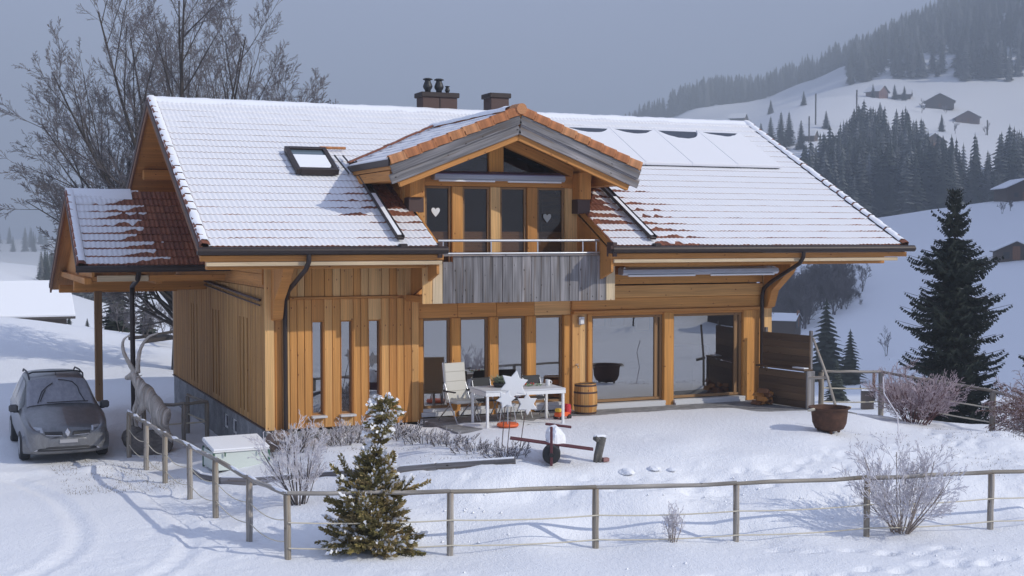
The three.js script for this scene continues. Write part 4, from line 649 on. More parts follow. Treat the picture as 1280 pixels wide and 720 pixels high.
// ---------------------------------------------------------------- snowy thuja in front
M.thuja = [M.std(.25, .20, .065, .9), M.std(.16, .14, .045, .9), M.std(.38, .28, .12, .9)];
{
  reseed(41); const x = -.05, z = 8.05 - .25, t = thing('thuja', 'irregular olive evergreen loaded with snow behind the corner of the rope fence', 'shrub', [x, gy(x, z), z]), gs = [new GB(), new GB(), new GB()], sn = new GB();
  const lean = h => h > 1.3 ? (h - 1.3) * .2 : 0;
  const spray = (g, p, d, L, W) => { const s = V(R(-1, 1), R(-.3, .3), R(-1, 1)).cross(d).normalize().multiplyScalar(W), m = p.clone().addScaledVector(d, L * .55), e = p.clone().addScaledVector(d, L); g.quad(p, m.clone().add(s), e, m.clone().sub(s)); };
  const branch = (h0, a, L, up) => {                                          // one bough: fans of scale leaves along a rising axis, snow resting on its outer half
    const o = V(Math.cos(a), 0, Math.sin(a)), side = V(-Math.sin(a), 0, Math.cos(a)), n = Math.max(6, Math.round(L / .045)), p = V(lean(h0) * cY, h0, lean(h0) * sY), gi = Math.floor(R(0, 3)), snowy = rnd() < (h0 > 1.4 ? .95 : .5), dir = o.clone().setY(up * .3).normalize();
    for (let k = 0; k < n; k++) {
      const q = k / n; dir.y += up * .07; dir.normalize(); p.addScaledVector(dir, L / n); if (q < .15 && L > .4) continue;
      const fan = (1 - q * .5) * Math.min(.15, L * .4); for (let j = 0; j < 14; j++) { const e = j % 2 ? 1 : -1, d = dir.clone().multiplyScalar(R(.4, 1)).addScaledVector(side, e * R(.2, .9)).add(V(R(-.3, .3), R(-.5, .5), R(-.3, .3))).normalize(); spray(gs[rnd() < .7 ? gi : Math.floor(R(0, 3))], p.clone().addScaledVector(side, e * R(0, .05)), d, fan * R(.5, 1.1), R(.008, .016)); }
      if (snowy && q > .45) for (let j = 0; j < 2; j++) { const c = p.clone().add(V(R(-.05, .05), R(.02, .05), R(-.05, .05))); const d = dir.clone().add(V(R(-.5, .5), R(-.3, .2), R(-.5, .5))).normalize(); spray(sn, c, d, R(.05, .1), R(.018, .035)); }
    }
  };
  for (let k = 0; k < 90; k++) { const a = R(0, 6.283), w = .85 + .3 * vnoise(Math.cos(a) * 2 + 3, Math.sin(a) * 2); branch(R(0, .2), a, R(.6, .95) * w, R(-.12, .35)); }
  for (let k = 0; k < 230; k++) { const h = R(.1, .85), a = R(0, 6.283), w = .85 + .35 * vnoise(Math.cos(a) * 2 + 3, Math.sin(a) * 2 + h * 3); branch(h, a, R(.4, .8) * w, R(.2, 1.1)); }
  for (let k = 0; k < 80; k++) { const h = R(.8, 1.4); branch(h, R(0, 6.283), R(.3, .5) * mix(1, .7, (h - .8) / .6), R(.5, 1.6)); } for (let k = 0; k < 22; k++) branch(R(1.4, 1.8), R(0, 6.283), R(.12, .2), R(.3, 1.2)); for (let k = 0; k < 46; k++) branch(R(1.8, 2.35), R(0, 6.283), R(.14, .3), R(-.7, .8));
  gs.forEach((g, k) => { part(t, 'foliage', g.geo(true), M.thuja[k]).userData.kind = 'stuff'; }); part(t, 'snow_load', sn.geo(true), M.snow).userData.kind = 'stuff';
  part(t, 'stem', tubeGeo([[0, -.1, 0], [0, 1, 0], [.1 * cY, 1.8, .1 * sY], [.2 * cY, 2.35, .2 * sY]], [.07, .05, .03, .012], 7), M.bark);
}
// ---------------------------------------------------------------- conifers
M.needle = [M.std(.026, .036, .028, .95), M.std(.034, .044, .032, .95)]; M.needleFar = M.needle[1];
function bigSpruce(H, w, s) {
  reseed(s); const g = [new GB(), new GB()], tr = new GB(), sn = new GB(); tr.tube([V(0, -.6, 0), V(0, H * .5, 0), V(.05, H, 0)], [H * .022, H * .012, .01], 8);
  for (let h = .5; h < H - .1; h += R(.08, .2)) {
    const t = h / H, L0 = w * Math.pow(1 - t, .66) * (.86 + .3 * vnoise(h * 1.3, 4)) * (t < .12 ? mix(.8, 1, t / .12) : 1) * mix(.78, 1, .5 + .5 * Math.sin(h * 5.1)), nb = t > .85 ? 6 : 10;
    for (let b = 0; b < nb; b++) {
      const a = b / nb * 6.283 + h * 2.1 + R(-.3, .3), L = Math.max(.3, L0 * R(.5, 1.2)), out = V(Math.cos(a), 0, Math.sin(a)), side = V(-Math.sin(a), 0, Math.cos(a)), n = Math.max(5, Math.round(L / .075));
      for (let k = 0; k < n; k++) {
        const q = k / n, y = h + L * (-.42 * q + .40 * q * q * q) + (t > .8 ? L * q * .5 : 0), p = out.clone().multiplyScalar(L * q).setY(y), len = (.34 * (1 - q) + .09) * Math.min(1, L) * R(.7, 1.3), gi = rnd() < .6 ? 0 : 1;
        for (const e of [-1, 1]) { const d = out.clone().multiplyScalar(R(.35, .8)).addScaledVector(side, e * R(.6, 1)).setY(R(-.75, -.05)).normalize(), m = p.clone().addScaledVector(d, len * .45), u = V(0, 1, 0).cross(d).normalize().multiplyScalar(R(.03, .055)), tip = p.clone().addScaledVector(d, len); tip.y -= .02; g[gi].quad(p, m.clone().add(u), tip, m.clone().sub(u)); const u2 = V(0, R(.03, .06), 0); g[gi].quad(p, m.clone().add(u2), tip, m.clone().sub(u2)); }
        if (rnd() < .035) { const m = p.clone().add(V(0, .05, 0)); sn.quad(m, m.clone().addScaledVector(side, .07).addScaledVector(out, .04), m.clone().addScaledVector(out, .12), m.clone().addScaledVector(side, -.07).addScaledVector(out, .04)); }
      }
      tr.tube([V(0, h, 0), out.clone().multiplyScalar(L * .5).setY(h - L * .16), out.clone().multiplyScalar(L).setY(h + (t > .8 ? L * .5 : 0) - L * .02)], [.02, .012, .005], 3);
    }
  }
  return [tr.geo(), g[0].geo(true), g[1].geo(true), sn.n ? sn.geo(true) : null];
}
{
  const S = bigSpruce(8.6, 3.5, 51), put = (u, v, label, sc, sink, turn) => { const [x, z] = toXZ(u, v), t = thing('spruce', label, 'tree', [x, gy(x, z) - sink, z], turn); part(t, 'trunk', S[0], M.bark); part(t, 'crown', S[1], M.needle[0]); part(t, 'crown', S[2], M.needle[1]); if (S[3]) part(t, 'snow_flecks', S[3], M.snow).userData.kind = 'stuff'; t.scale.setScalar(sc); return t; };
  const v = 45; put((1193 - 640) / 1629.63 * v, v, 'tall dark spruce with drooping branches behind the red bush', 1, 0, .4);
  { const t = scene.children[scene.children.length - 1]; const top = CAM.y + (297 - 236) / 1629.63 * v; t.position.y = top - 8.6; }
  { const t = put((1325 - 640) / 1629.63 * 43, 43, 'dark spruce whose branches reach in beside the rust brown bush', .8, 0, 2); t.position.y = CAM.y - (420 - 297) / 1629.63 * 43 - 8.6 * .8 + 1.2; }
}
function farConifer(s) {
  reseed(s); const g = new GB(), H = 1; g.tube([V(0, -.08, 0), V(0, .5, 0)], [.018, .01], 4);
  for (let h = .06; h < .98; h += .052) { const L = .2 * Math.pow(1 - h, .8) + .012, nb = 9, o = R(0, 6); for (let b = 0; b < nb; b++) { const a = o + b / nb * 6.283 + R(-.2, .2), l = L * R(.7, 1.25), d = V(Math.cos(a), 0, Math.sin(a)), e = V(-Math.sin(a), 0, Math.cos(a)), p = V(0, h + .045, 0), m1 = d.clone().multiplyScalar(l * .62).addScaledVector(e, l * .34).setY(h - l * .1), m2 = d.clone().multiplyScalar(l * .62).addScaledVector(e, -l * .34).setY(h - l * .1), tip = d.clone().multiplyScalar(l).setY(h - l * .28); g.tri(p, m1, m2); g.tri(m1, tip, m2); } }
  g.tri(V(-.012, .93, 0), V(.012, .93, 0), V(0, 1.03, 0)); g.tri(V(0, .93, -.012), V(0, .93, .012), V(0, 1.03, 0)); return g.geo(true);
}
const FC = [61, 62, 63].map(farConifer);
const pxU = (px, v) => (px - 640) / 1629.63 * v;
{
  M.forest = M.std(1, 1, 1, .95);
  reseed(71); const wood = (name, label, list, hr, tone) => {                 // far woods that read as one mass
    FC.forEach((geo, f) => { const mine = list.filter((_, k) => k % 3 === f), im = new THREE.InstancedMesh(geo, M.forest, mine.length); im.name = numbered(name); shade(im); im.userData = { kind: 'stuff', label, category: 'wood' }; scene.add(im);
      mine.forEach(([x, z, s], k) => { const h = R(...hr) * (s || 1), w = h * R(.8, 1.6); im.setMatrixAt(k, new THREE.Matrix4().makeRotationY(R(0, 6)).scale(V(w, h, w)).setPosition(x, farH(...toUV(x, z)) - .3, z)); const b = R(.75, 1.3), rime = rnd() < .45 ? R(.02, .2) : 0; im.setColorAt(k, new THREE.Color(tone[0] * b + rime, tone[1] * b + rime, tone[2] * b + rime * 1.05)); }); });
  };
  const fill = (n, px0, px1, v0, v1, ok = () => true) => { const o = []; let tries = 0; while (o.length < n && tries++ < n * 30) { const v = Math.sqrt(R(v0 * v0, v1 * v1)), px = R(px0, px1); if (ok(px, v)) { const [x, z] = toXZ(pxU(px, FV(v)), FV(v)); o.push([x, z]); } } return o; };
  const tone = [.030, .040, .030];
  wood('valley_forest', 'blue grey forest filling the hollow below the far meadow', [...fill(620, 995, 1200, 390, 590, (p, v) => v < 440 + 150 * Math.sin(clamp((p - 1000) / 195) * 3.14) + 25 * vnoise(p * .03, 5)), ...fill(150, 1198, 1420, 400, 530, (p, v) => v < 470 + 60 * vnoise(p * .02, 2) + .2 * (p - 1200))], [10, 23], tone);
  wood('hill_forest', 'dense dark forest covering the hillside above the far meadow', fill(1500, 1060, 1560, 880, 1290, (p, v) => v > 905 - .1 * (p - 1100) + 30 * vnoise(p * .02, 9)), [10, 22], tone);
  wood('ridge_forest', 'pale hazy forest on the farthest ridge', fill(420, 780, 1075, 1230, 1420, (p, v) => v > 1250 + 60 * vnoise(p * .02, 3)), [14, 22], tone);
  wood('slope_forest', 'faint forest on the misty slope beyond the barn', [...fill(90, 50, 138, 255, 330).map(q => [...q, .5]), ...fill(140, -200, 420, 1200, 1600, (p, v) => vnoise(p * .012, v * .006) > -.1)], [10, 17], tone);
}
// conifers that stand free, each its own tree
function conifer(px, v, h, w, label, group, y) { v = FV(v); reseed(Math.round(px * 7 + v)); const u = pxU(px, v), [x, z] = toXZ(u, v), t = one('conifer', FC[Math.floor(rnd() * 3)], M.needleFar, label, 'tree', group); t.position.set(x, y ?? groundH(x, z) - .3, z); t.scale.set(h * w, h, h * w); t.rotation.y = R(0, 6); return t; }
const tip = (px, v, topPy, basePy, w, label, group) => { const h = (basePy - topPy) / 1629.63 * FV(v), t = conifer(px, v, h, w, label, group); return t; };
tip(1034, 118, 402, 505, 1.5, 'hazy conifer standing in the hollow beyond the cauldron, the taller of two'); tip(1064, 112, 438, 510, 1.5, 'hazy conifer standing in the hollow beyond the cauldron, the shorter of two'); tip(1047, 100, 455, 512, 1.6, 'small dark conifer in front of the two hazy ones beyond the cauldron');
for (const [px, v, a, b] of [[962, 610, 137, 180], [975, 600, 133, 180], [985, 615, 136, 178], [1000, 590, 135, 172], [950, 620, 140, 178]]) tip(px, v, a, b, 1.3, 'conifer in the little clump beyond the end of the roof', 'clump of conifers beyond the roof end');
for (const [px, v, a, b] of [[1055, 640, 135, 158], [1031, 690, 122, 145], [1003, 790, 108, 126], [1098, 720, 140, 160], [1175, 700, 118, 140], [962, 900, 105, 125], [1089, 830, 112, 130], [1116, 840, 105, 124], [1128, 835, 104, 124]]) tip(px, v, a, b, 1.4, 'lone conifer standing on the far snowy meadow', 'lone conifers on the far meadow');
for (const [px, v, a, b, w] of [[4, 108, 330, 372, 1.9], [20, 112, 342, 375, 1.9], [-14, 105, 335, 372, 1.8]]) tip(px, v, a, b, w, 'dark conifer behind the snow roofed barn', 'conifers behind the snow roofed barn');
for (const [px, v, a, b] of [[36, 170, 357, 372], [46, 172, 360, 372], [85, 128, 386, 404], [108, 140, 392, 406]]) tip(px, v, a, b, 1.6, 'small conifer on the misty field past the carport', 'small conifers on the misty field');
for (const [px, v, a, b] of [[142, 66, 352, 428], [150, 70, 345, 430], [182, 72, 350, 430]]) tip(px, v, a, b, 1.7, 'dark conifer seen under the carport roof', 'conifers seen under the carport roof');
// bare trees further off
function farTree(px, v, hpx, label, group, fr = .5, kids = [6, 5, 4]) { v = FV(v); reseed(Math.round(px + v * 3)); const u = pxU(px, v), [x, z] = toXZ(u, v), h = hpx / 1629.63 * v; const t = shrub('leafless_tree', label, 'tree', [x, groundH(x, z) - .2, z], { stems: 2, base: .05, lean: .25, height: h * .75, r: h * .011, min: v * .00009, taper: .4, seg: 4, wander: .12, lift: .06, levels: 3, fineFrom: 2, kids, ratio: .46, angle: .6, from: .3, sides: 5 }, [M.twigDark, M.hoar || (M.hoar = M.std(.20, .19, .21, .95))], group); return t; }
farTree(1109, 128, 46, 'bare tree standing alone in the hollow near the snow roofed shed'); farTree(1078, 175, 48, 'bare tree beside the scrubby copse under the roof overhang');
{
  reseed(87); const g = [new GB(), new GB()]; for (let k = 0; k < 3; k++) limb(g, V(R(-.05, .05), 0, R(-.05, .05)), V(R(-.4, .4), 1, R(-.4, .4)).normalize(), .75, .014, 0, { min: .0028, taper: .4, seg: 4, thin: 1, wander: .1, lift: .05, levels: 3, fineFrom: 9, kids: [9, 7, 4], ratio: .46, angle: .6, from: .2, sides: 4 });
  const spots = []; for (let k = 0; k < 100; k++) { const px = R(955, 1078), v = 150 + 34 * rnd() + .12 * (px - 960); spots.push([px, v]); } const im = new THREE.InstancedMesh(g[0].geo(), M.twigTree, spots.length); im.name = 'hillside_scrub'; shade(im); im.userData = { kind: 'stuff', label: 'dense leafless scrub on the slope seen under the roof overhang', category: 'scrub' }; scene.add(im);
  spots.forEach(([px, v], k) => { const [x, z] = toXZ(pxU(px, v), v), h = R(3, 5.5) * smooth(1082, 1040, px) + .8; im.setMatrixAt(k, new THREE.Matrix4().makeRotationY(R(0, 6)).scale(V(h, h * R(.8, 1.1), h)).setPosition(x, groundH(x, z) - .2, z)); });
}
for (const [px, v, h] of [[1252, 235, 20], [1262, 238, 22]]) farTree(px, v, h, 'round bare tree behind the barn on the snowy slope', 'bare trees behind the barn');
for (const [px, v] of [[1150, 760], [1180, 770], [1192, 690], [1230, 700]]) farTree(px, v, 20, 'frosted bare tree near the huts on the far meadow', 'bare trees near the far huts');
for (const [px, v, h] of [[150, 60, 62], [165, 62, 66], [180, 58, 64], [192, 61, 70], [205, 59, 68], [216, 62, 66], [224, 60, 60], [137, 66, 52]]) farTree(px, v, h, 'tangled leafless bush seen through the open carport', 'tangled bushes seen through the carport', .5, [9, 7, 5]);
{ reseed(83); for (let k = 0; k < 6; k++) { const [x, z] = toXZ(pxU(R(150, 222), 54), R(53, 57)), g = new GB(), a = R(0, 3.1); g.tube([V(-Math.cos(a) * 1.1, 0, -Math.sin(a)), V(0, .12, 0), V(Math.cos(a) * 1.1, R(-.1, .3), Math.sin(a))], [.09, .08, .05], 6, true); const t = one('fallen_branch', g.geo(), M.bark, 'cut branch lying on the snow pile beyond the carport', 'branch', 'cut branches beyond the carport'); t.position.set(x, groundH(x, z) + .1 + .12 * k % .4, z); } }

// ---------------------------------------------------------------- parked people carrier under the eaves
{
  const car = thing('parked_car', 'grey people carrier with frosted windscreen parked beside the carport', 'car', [-3.86, gy(-3.9, -3.2) + .02, -5.2], .02); car.scale.setScalar(1.01);
  const frostTex = tex(256, 256, (u, v) => { const n = tnoise(u * 12, v * 12, 12, 12, 3) * .5 + tnoise(u * 50, v * 50, 50, 50, 4) * .35 + tnoise(u * 120, v * 120, 120, 120, 5) * .3; return .78 + .2 * n; });
  const paint = new THREE.MeshPhysicalMaterial({ color: new THREE.Color(.22, .225, .24), roughness: .35, metalness: .35, clearcoat: .6, clearcoatRoughness: .2, map: rep(frostTex, .8, .8) }), trim = M.std(.025, .025, .028, .6), glassD = M.std(.03, .035, .045, .12), chrome = M.std(.6, .6, .62, .25, .9), lampM = M.std(.42, .44, .48, .18, .2);
  const frosted = new THREE.MeshStandardMaterial({ color: new THREE.Color(.36, .37, .42), roughness: .7, map: rep(frostTex, 1.5, 1.5) });
  const ST = [[2.385, .64, .68, .73, .54, .36], [2.33, .78, .745, .78, .62, .30], [2.15, .86, .81, .85, .69, .27], [1.8, .905, .87, .93, .72, .26], [1.4, .925, .945, 1.03, .74, .26], [1.1, .93, .97, 1.09, .76, .26], [.75, .93, .985, 1.30, .73, .26], [.35, .93, .99, 1.53, .68, .26], [.05, .93, .99, 1.655, .645, .26], [-.3, .93, 1, 1.70, .63, .26], [-.9, .93, 1, 1.725, .63, .26], [-1.6, .925, 1, 1.70, .62, .27], [-2.05, .91, .99, 1.62, .61, .28], [-2.24, .89, .97, 1.4, .66, .3], [-2.33, .86, .93, 1.05, .7, .32], [-2.36, .82, .86, .9, .68, .36]];
  const ring = ([z, hw, belt, top, rh, bot]) => [[hw * .9, bot, z], [hw * .985, mix(bot, belt, .3), z], [hw, mix(bot, belt, .62), z], [hw * .985, belt - .02, z], [hw * .955, belt + .02, z], [mix(hw * .94, rh, .55), mix(belt, top, .55), z], [rh, top - .055, z], [rh * .9, top - .015, z], [rh * .5, top + .012, z], [0, top + .022, z]];
  const rings = ST.map(ring), g = new GB();
  for (const s of [-1, 1]) { const base = g.n; rings.forEach(r => r.forEach(([x, y, z]) => g.v(s * x, y, z, s * x + 3, y * .7 + z))); const m = rings[0].length; for (let k = 0; k + 1 < rings.length; k++) for (let j = 0; j + 1 < m; j++) { const a = base + k * m + j; s < 0 ? g.q(a, a + 1, a + m + 1, a + m) : g.q(a, a + m, a + m + 1, a + 1); }
    for (const [k, f] of [[0, 1], [rings.length - 1, -1]]) { const c = g.v(0, ST[k][5], ST[k][0]); for (let j = 0; j + 1 < m; j++) { const a = base + k * m + j; s * f > 0 ? g.t(c, a, a + 1) : g.t(c, a + 1, a); } } }
  part(car, 'body', g.geo(), paint);
  const lerpRing = t => { const k = Math.min(rings.length - 2, Math.floor(t)), f = t - k; return rings[k].map((p, j) => p.map((v, q) => mix(v, rings[k + 1][j][q], f))); };
  const sheet = (t0, t1, j0, j1, off, n = 8) => { const o = new GB(); const at = (t, j) => { const r = lerpRing(t), i = Math.min(r.length - 2, Math.floor(j)), f = j - i; return V(...r[i].map((v, q) => mix(v, r[i + 1][q], f))); }; for (let a = 0; a <= n; a++) for (let b = 0; b <= n; b++) { const p = at(mix(t0, t1, a / n), mix(j0, j1, b / n)); p.add(off); o.v(p.x, p.y, p.z, p.x, p.y); } for (let a = 0; a < n; a++) for (let b = 0; b < n; b++) { const q = a * (n + 1) + b; o.q(q, q + n + 1, q + n + 2, q + 1); } return o; };
  const ws = sheet(5.25, 7.85, 6.15, 9, V(0, .012, .012)), mir = ws.p.slice(), n0 = ws.n; for (let k = 0; k < n0; k++) ws.v(-mir[3 * k], mir[3 * k + 1], mir[3 * k + 2], -mir[3 * k], mir[3 * k + 1]); const tri = ws.i.slice(); for (let k = 0; k < tri.length; k += 3) ws.t(n0 + tri[k], n0 + tri[k + 2], n0 + tri[k + 1]);
  const wsm = part(car, 'windscreen', ws.geo(), frosted);
  for (const s of [-1, 1]) for (const [t0, t1] of [[5.6, 7.2], [7.35, 9.6], [9.7, 10.9], [11, 12]]) { const o = sheet(t0, t1, 4.25, 5.75, V(.012, .004, 0)); if (s < 0) for (let k = 0; k < o.p.length; k += 3) o.p[k] *= -1; part(car, 'side_window', o.geo(), glassD); }
  // wipers and the two lines they cleared
  const onWs = (x, t) => { const r = lerpRing(mix(5.25, 7.85, t)); for (let j = 9; j > 5; j--) if (Math.abs(x) <= r[j - 1][0] || j === 6) { const f = clamp((Math.abs(x) - r[j][0]) / (r[j - 1][0] - r[j][0] || 1)); return V(x, mix(r[j][1], r[j - 1][1], f) + .025, mix(r[j][2], r[j - 1][2], f) + .025); } };
  const arc = pts => tubeGeo(pts.map(([x, t]) => onWs(x, t)), .011, 5); part(wsm, 'wiper', arc([[-.5, .05], [-.42, .3], [-.38, .42], [-.25, .57], [-.12, .68]]), trim); part(wsm, 'wiper', arc([[.52, .08], [.44, .35], [.42, .55], [.32, .74], [.14, .83], [.02, .86]]), trim); part(wsm, 'wiper', arc([[-.3, .03], [0, .02], [.3, .04], [.6, .06]]), trim); part(wsm, 'wiper', arc([[-.44, .1], [-.35, .36], [-.3, .46]]), trim);
  // bumper, grille, lights, badge, plate
  const sweep = (prof, xm, zf, k = .24) => { const o = new GB(), n = 24; for (let a = 0; a <= n; a++) { const x = mix(-xm, xm, a / n), q = Math.abs(x / xm), z = zf - k * Math.pow(q, 3.2); for (const [d, y] of prof) o.v(x * (1 + d * .3), y, z + d, x, y); } const m = prof.length; for (let a = 0; a < n; a++) for (let b = 0; b + 1 < m; b++) { const p = a * m + b; o.q(p, p + m, p + m + 1, p + 1); } return o.geo(); };
  const bum = part(car, 'bumper', sweep([[-.2, .22], [-.01, .22], [.04, .30], [.05, .42], [.055, .52], [.03, .6], [-.14, .63]], .9, 2.36, .34), paint);
  part(bum, 'intake', sweep([[.04, .285], [.062, .29], [.064, .375], [.045, .385]], .6, 2.36, .1), trim); part(bum, 'intake_bar', sweep([[.05, .325], [.075, .33], [.05, .34]], .58, 2.36, .1), M.std(.2, .2, .21, .4));
  for (const s of [-1, 1]) { const f = part(bum, 'fog_lamp', new THREE.CylinderGeometry(.055, .055, .03, 14), chrome, [s * .66, .345, 2.285], [Math.PI / 2, 0, 0]); }
  for (const s of [-1, 1]) { const gr = part(car, 'grille', extr([[.11, .63], [.46, .655], [.47, .71], [.12, .695]].map(([x, y]) => [s * x, y]), .02, .008), trim, [0, .015, 2.52], [-.12, s * .12, 0]); part(gr, 'chrome_strip', cbox(.34, .012, .012, 'x'), chrome, [s * .29, .628, .03], [0, 0, s * .06]);
    const hl = part(car, 'headlight', (() => { const q = extr([[.0, .0], [.1, -.06], [.26, -.03], [.30, .08], [.2, .16], [.03, .1]].map(([x, y]) => [s * x, y]), .03, .02); return q; })(), lampM, [s * .50, .70, 2.345], [-.5, s * .62, 0]); part(hl, 'lens', new THREE.SphereGeometry(.05, 12, 8), chrome, [s * .16, .04, .025]); }
  part(car, 'badge', extr([[0, -.085], [.05, 0], [0, .085], [-.05, 0]], .015, .012), chrome, [0, .69, 2.42], [-.1, 0, 0]); part(car, 'number_plate', cbox(.38, .08, .015), M.std(.34, .34, .36, .7), [.02, .50, 2.43]);
  for (const s of [-1, 1]) { const m = part(car, 'wing_mirror', cbox(.2, .17, .12, 'x', .04), M.std(.07, .07, .075, .5), [s * 1.0, 1.07, .72]); part(m, 'mirror_arm', cbox(.2, .05, .06, 'x'), trim, [-s * .1, -.08, -.05]); part(car, 'roof_rail', tubeGeo([[s * .6, 1.64, .0], [s * .61, 1.725, -.15], [s * .6, 1.76, -.8], [s * .6, 1.73, -1.7], [s * .6, 1.66, -1.9]], .02), trim);
    for (const z of [1.45, -1.42]) { const w = part(car, 'wheel', (() => { const q = lathe([[.0, -.1], [.19, -.1], [.22, -.11], [.3, -.11], [.33, -.07], [.33, .07], [.3, .11], [.22, .11], [.19, .09], [0, .07]], 28); q.rotateZ(s * -Math.PI / 2); return q; })(), trim, [s * .83, .33, z]); part(w, 'rim', (() => { const q = new THREE.CylinderGeometry(.2, .2, .02, 18); q.rotateZ(Math.PI / 2); return q; })(), M.steel, [s * .1, 0, 0]); } }
  part(car, 'roof_bar', tubeGeo([[-.6, 1.73, -.35], [-.5, 1.775, -.33], [.5, 1.775, -.33], [.6, 1.73, -.35]], .018), trim); part(car, 'aerial', tubeGeo([[0, 1.71, -.12], [0, 1.78, -.2]], .008), trim);
}
// ---------------------------------------------------------------- wooden ibex on its rock
{
  const X0 = -1.95, Z0 = -3.55, y0 = gy(X0, Z0), ib = thing('ibex_sculpture', 'pale carved wooden ibex with long curved horns rearing up beside the fence', 'sculpture', [X0, y0, Z0]);
  // joints relative to the base: bones as tapered capsules
  const J = { rump: [.27, .86, .1, .17], mid: [.12, 1.12, -.04, .165], chest: [-.06, 1.36, -.18, .17], neck: [-.19, 1.6, -.27, .1], head: [-.29, 1.78, -.33, .085], muzzle: [-.42, 1.72, -.48, .05], hipL: [.27, .74, .17, .13], kneeL: [.36, .5, .06, .075], hockL: [.47, .34, .2, .045], footL: [.44, .2, .16, .042], hipR: [.18, .72, .0, .12], kneeR: [.22, .48, -.02, .07], hockR: [.3, .32, .12, .043], footR: [.24, .18, .1, .042], shL: [-.04, 1.24, -.08, .11], elL: [-.16, 1.0, -.12, .06], wrL: [-.26, .78, -.2, .042], hoL: [-.25, .56, -.26, .04], shR: [-.14, 1.26, -.26, .1], elR: [-.24, 1.02, -.34, .06], wrR: [-.34, .8, -.4, .042], hoR: [-.34, .56, -.42, .04], ta: [.42, .98, .17, .035], tb: [.37, .92, .15, .05] };
  const B = [['rump', 'mid'], ['mid', 'chest'], ['chest', 'neck'], ['neck', 'head'], ['head', 'muzzle'], ['rump', 'hipL'], ['hipL', 'kneeL'], ['kneeL', 'hockL'], ['hockL', 'footL'], ['rump', 'hipR'], ['hipR', 'kneeR'], ['kneeR', 'hockR'], ['hockR', 'footR'], ['chest', 'shL'], ['shL', 'elL'], ['elL', 'wrL'], ['wrL', 'hoL'], ['chest', 'shR'], ['shR', 'elR'], ['elR', 'wrR'], ['wrR', 'hoR'], ['ta', 'tb'], ['tb', 'rump']];
  const res = 72, S = 1.0, cx = .03, cy = 1.03, cz = -.13, mc = new MarchingCubes(res, new THREE.MeshBasicMaterial(), false, false, 120000); mc.isolation = 0;
  const P = V(), A = V(), Q = V();
  for (let k = 0; k < res; k++) for (let j = 0; j < res; j++) for (let i = 0; i < res; i++) {
    P.set((i - res / 2) / (res / 2) * S + cx, (j - res / 2) / (res / 2) * S + cy, (k - res / 2) / (res / 2) * S + cz); let d = 9;
    for (const [a, b] of B) { const p = J[a], q = J[b]; A.set(q[0] - p[0], q[1] - p[1], q[2] - p[2]); Q.set(P.x - p[0], P.y - p[1], P.z - p[2]); const t = clamp(Q.dot(A) / A.lengthSq()), dd = Q.addScaledVector(A, -t).length() - 1.18 * mix(p[3], q[3], t); const h = Math.max(.05 - Math.abs(d - dd), 0) / .05; d = Math.min(d, dd) - h * h * .05 * .25; }
    mc.field[k * res * res + j * res + i] = -(d + .006 * vnoise(P.x * 31 + P.z * 27, P.y * 17));
  }
  mc.update(); const n = mc.count, gp = new THREE.BufferGeometry(), pp = new Float32Array(n * 3), uv = new Float32Array(n * 2); for (let k = 0; k < n; k++) { pp[3 * k] = mc.positionArray[3 * k] * S + cx; pp[3 * k + 1] = mc.positionArray[3 * k + 1] * S + cy; pp[3 * k + 2] = mc.positionArray[3 * k + 2] * S + cz; uv[2 * k] = pp[3 * k] + pp[3 * k + 2]; uv[2 * k + 1] = pp[3 * k + 1]; }
  gp.setAttribute('position', new THREE.BufferAttribute(pp, 3)); gp.setAttribute('normal', new THREE.BufferAttribute(mc.normalArray.slice(0, n * 3), 3)); gp.setAttribute('uv', new THREE.BufferAttribute(uv, 2)); gp.computeVertexNormals();
  const drift = new THREE.MeshStandardMaterial({ color: new THREE.Color(.80, .77, .72), roughness: .9, map: rep(greyWoodTex, 2, 1), bumpMap: rep(woodBump, 3, .6), bumpScale: .005 });
  part(ib, 'body', gp, drift);
  const horn = pts => { const cv = new THREE.CatmullRomCurve3(pts.map(p => V(...p))), ps = cv.getPoints(26); return new GB().tube(ps, ps.map((_, k) => .062 * (1 - .72 * k / 26) * (1 + .07 * Math.sin(k * 1.9))), 10, true).geo(); };
  part(ib, 'horn', horn([[-.26, 1.84, -.31], [-.4, 2.08, -.3], [-.53, 2.4, -.28], [-.52, 2.63, -.22], [-.4, 2.74, -.12]]), drift); part(ib, 'horn', horn([[-.21, 1.84, -.27], [-.2, 2.1, -.24], [-.14, 2.42, -.2], [.02, 2.68, -.1], [.22, 2.78, .02]]), drift);
  for (const s of [-1, 1]) { const e = part(ib, 'ear', new THREE.ConeGeometry(.035, .14, 8), drift, [-.26 + s * .09, 1.77, -.28 + s * .07], [0, 0, -s * 1.2]); }
  const rock = (s, r, seedN) => { const q = new THREE.IcosahedronGeometry(1, 3), p = q.attributes.position; for (let k = 0; k < p.count; k++) { const v = V().fromBufferAttribute(p, k), f = 1 + .28 * fbm(v.x * 1.3 + seedN, v.y * 1.3 + v.z, 3); p.setXYZ(k, v.x * s[0] * f, v.y * s[1] * f, v.z * s[2] * f); } q.computeVertexNormals(); return q; };
  const stone = new THREE.MeshStandardMaterial({ color: new THREE.Color(.21, .19, .175), roughness: .95, map: rep(grainTex, 2, 2) });
  part(ib, 'rock', rock([.55, .42, .45], 1, 3), stone, [.02, .05, -.08]); part(ib, 'rock', rock([.3, .28, .3], 1, 8), stone, [-.28, .32, -.33]);
  const b = one('boulder', rock([.34, .3, .28], 1, 12), M.std(.20, .15, .125, .95), 'brown boulder at the foot of the house corner', 'rock'); b.position.set(.18, -.3, .42);
}
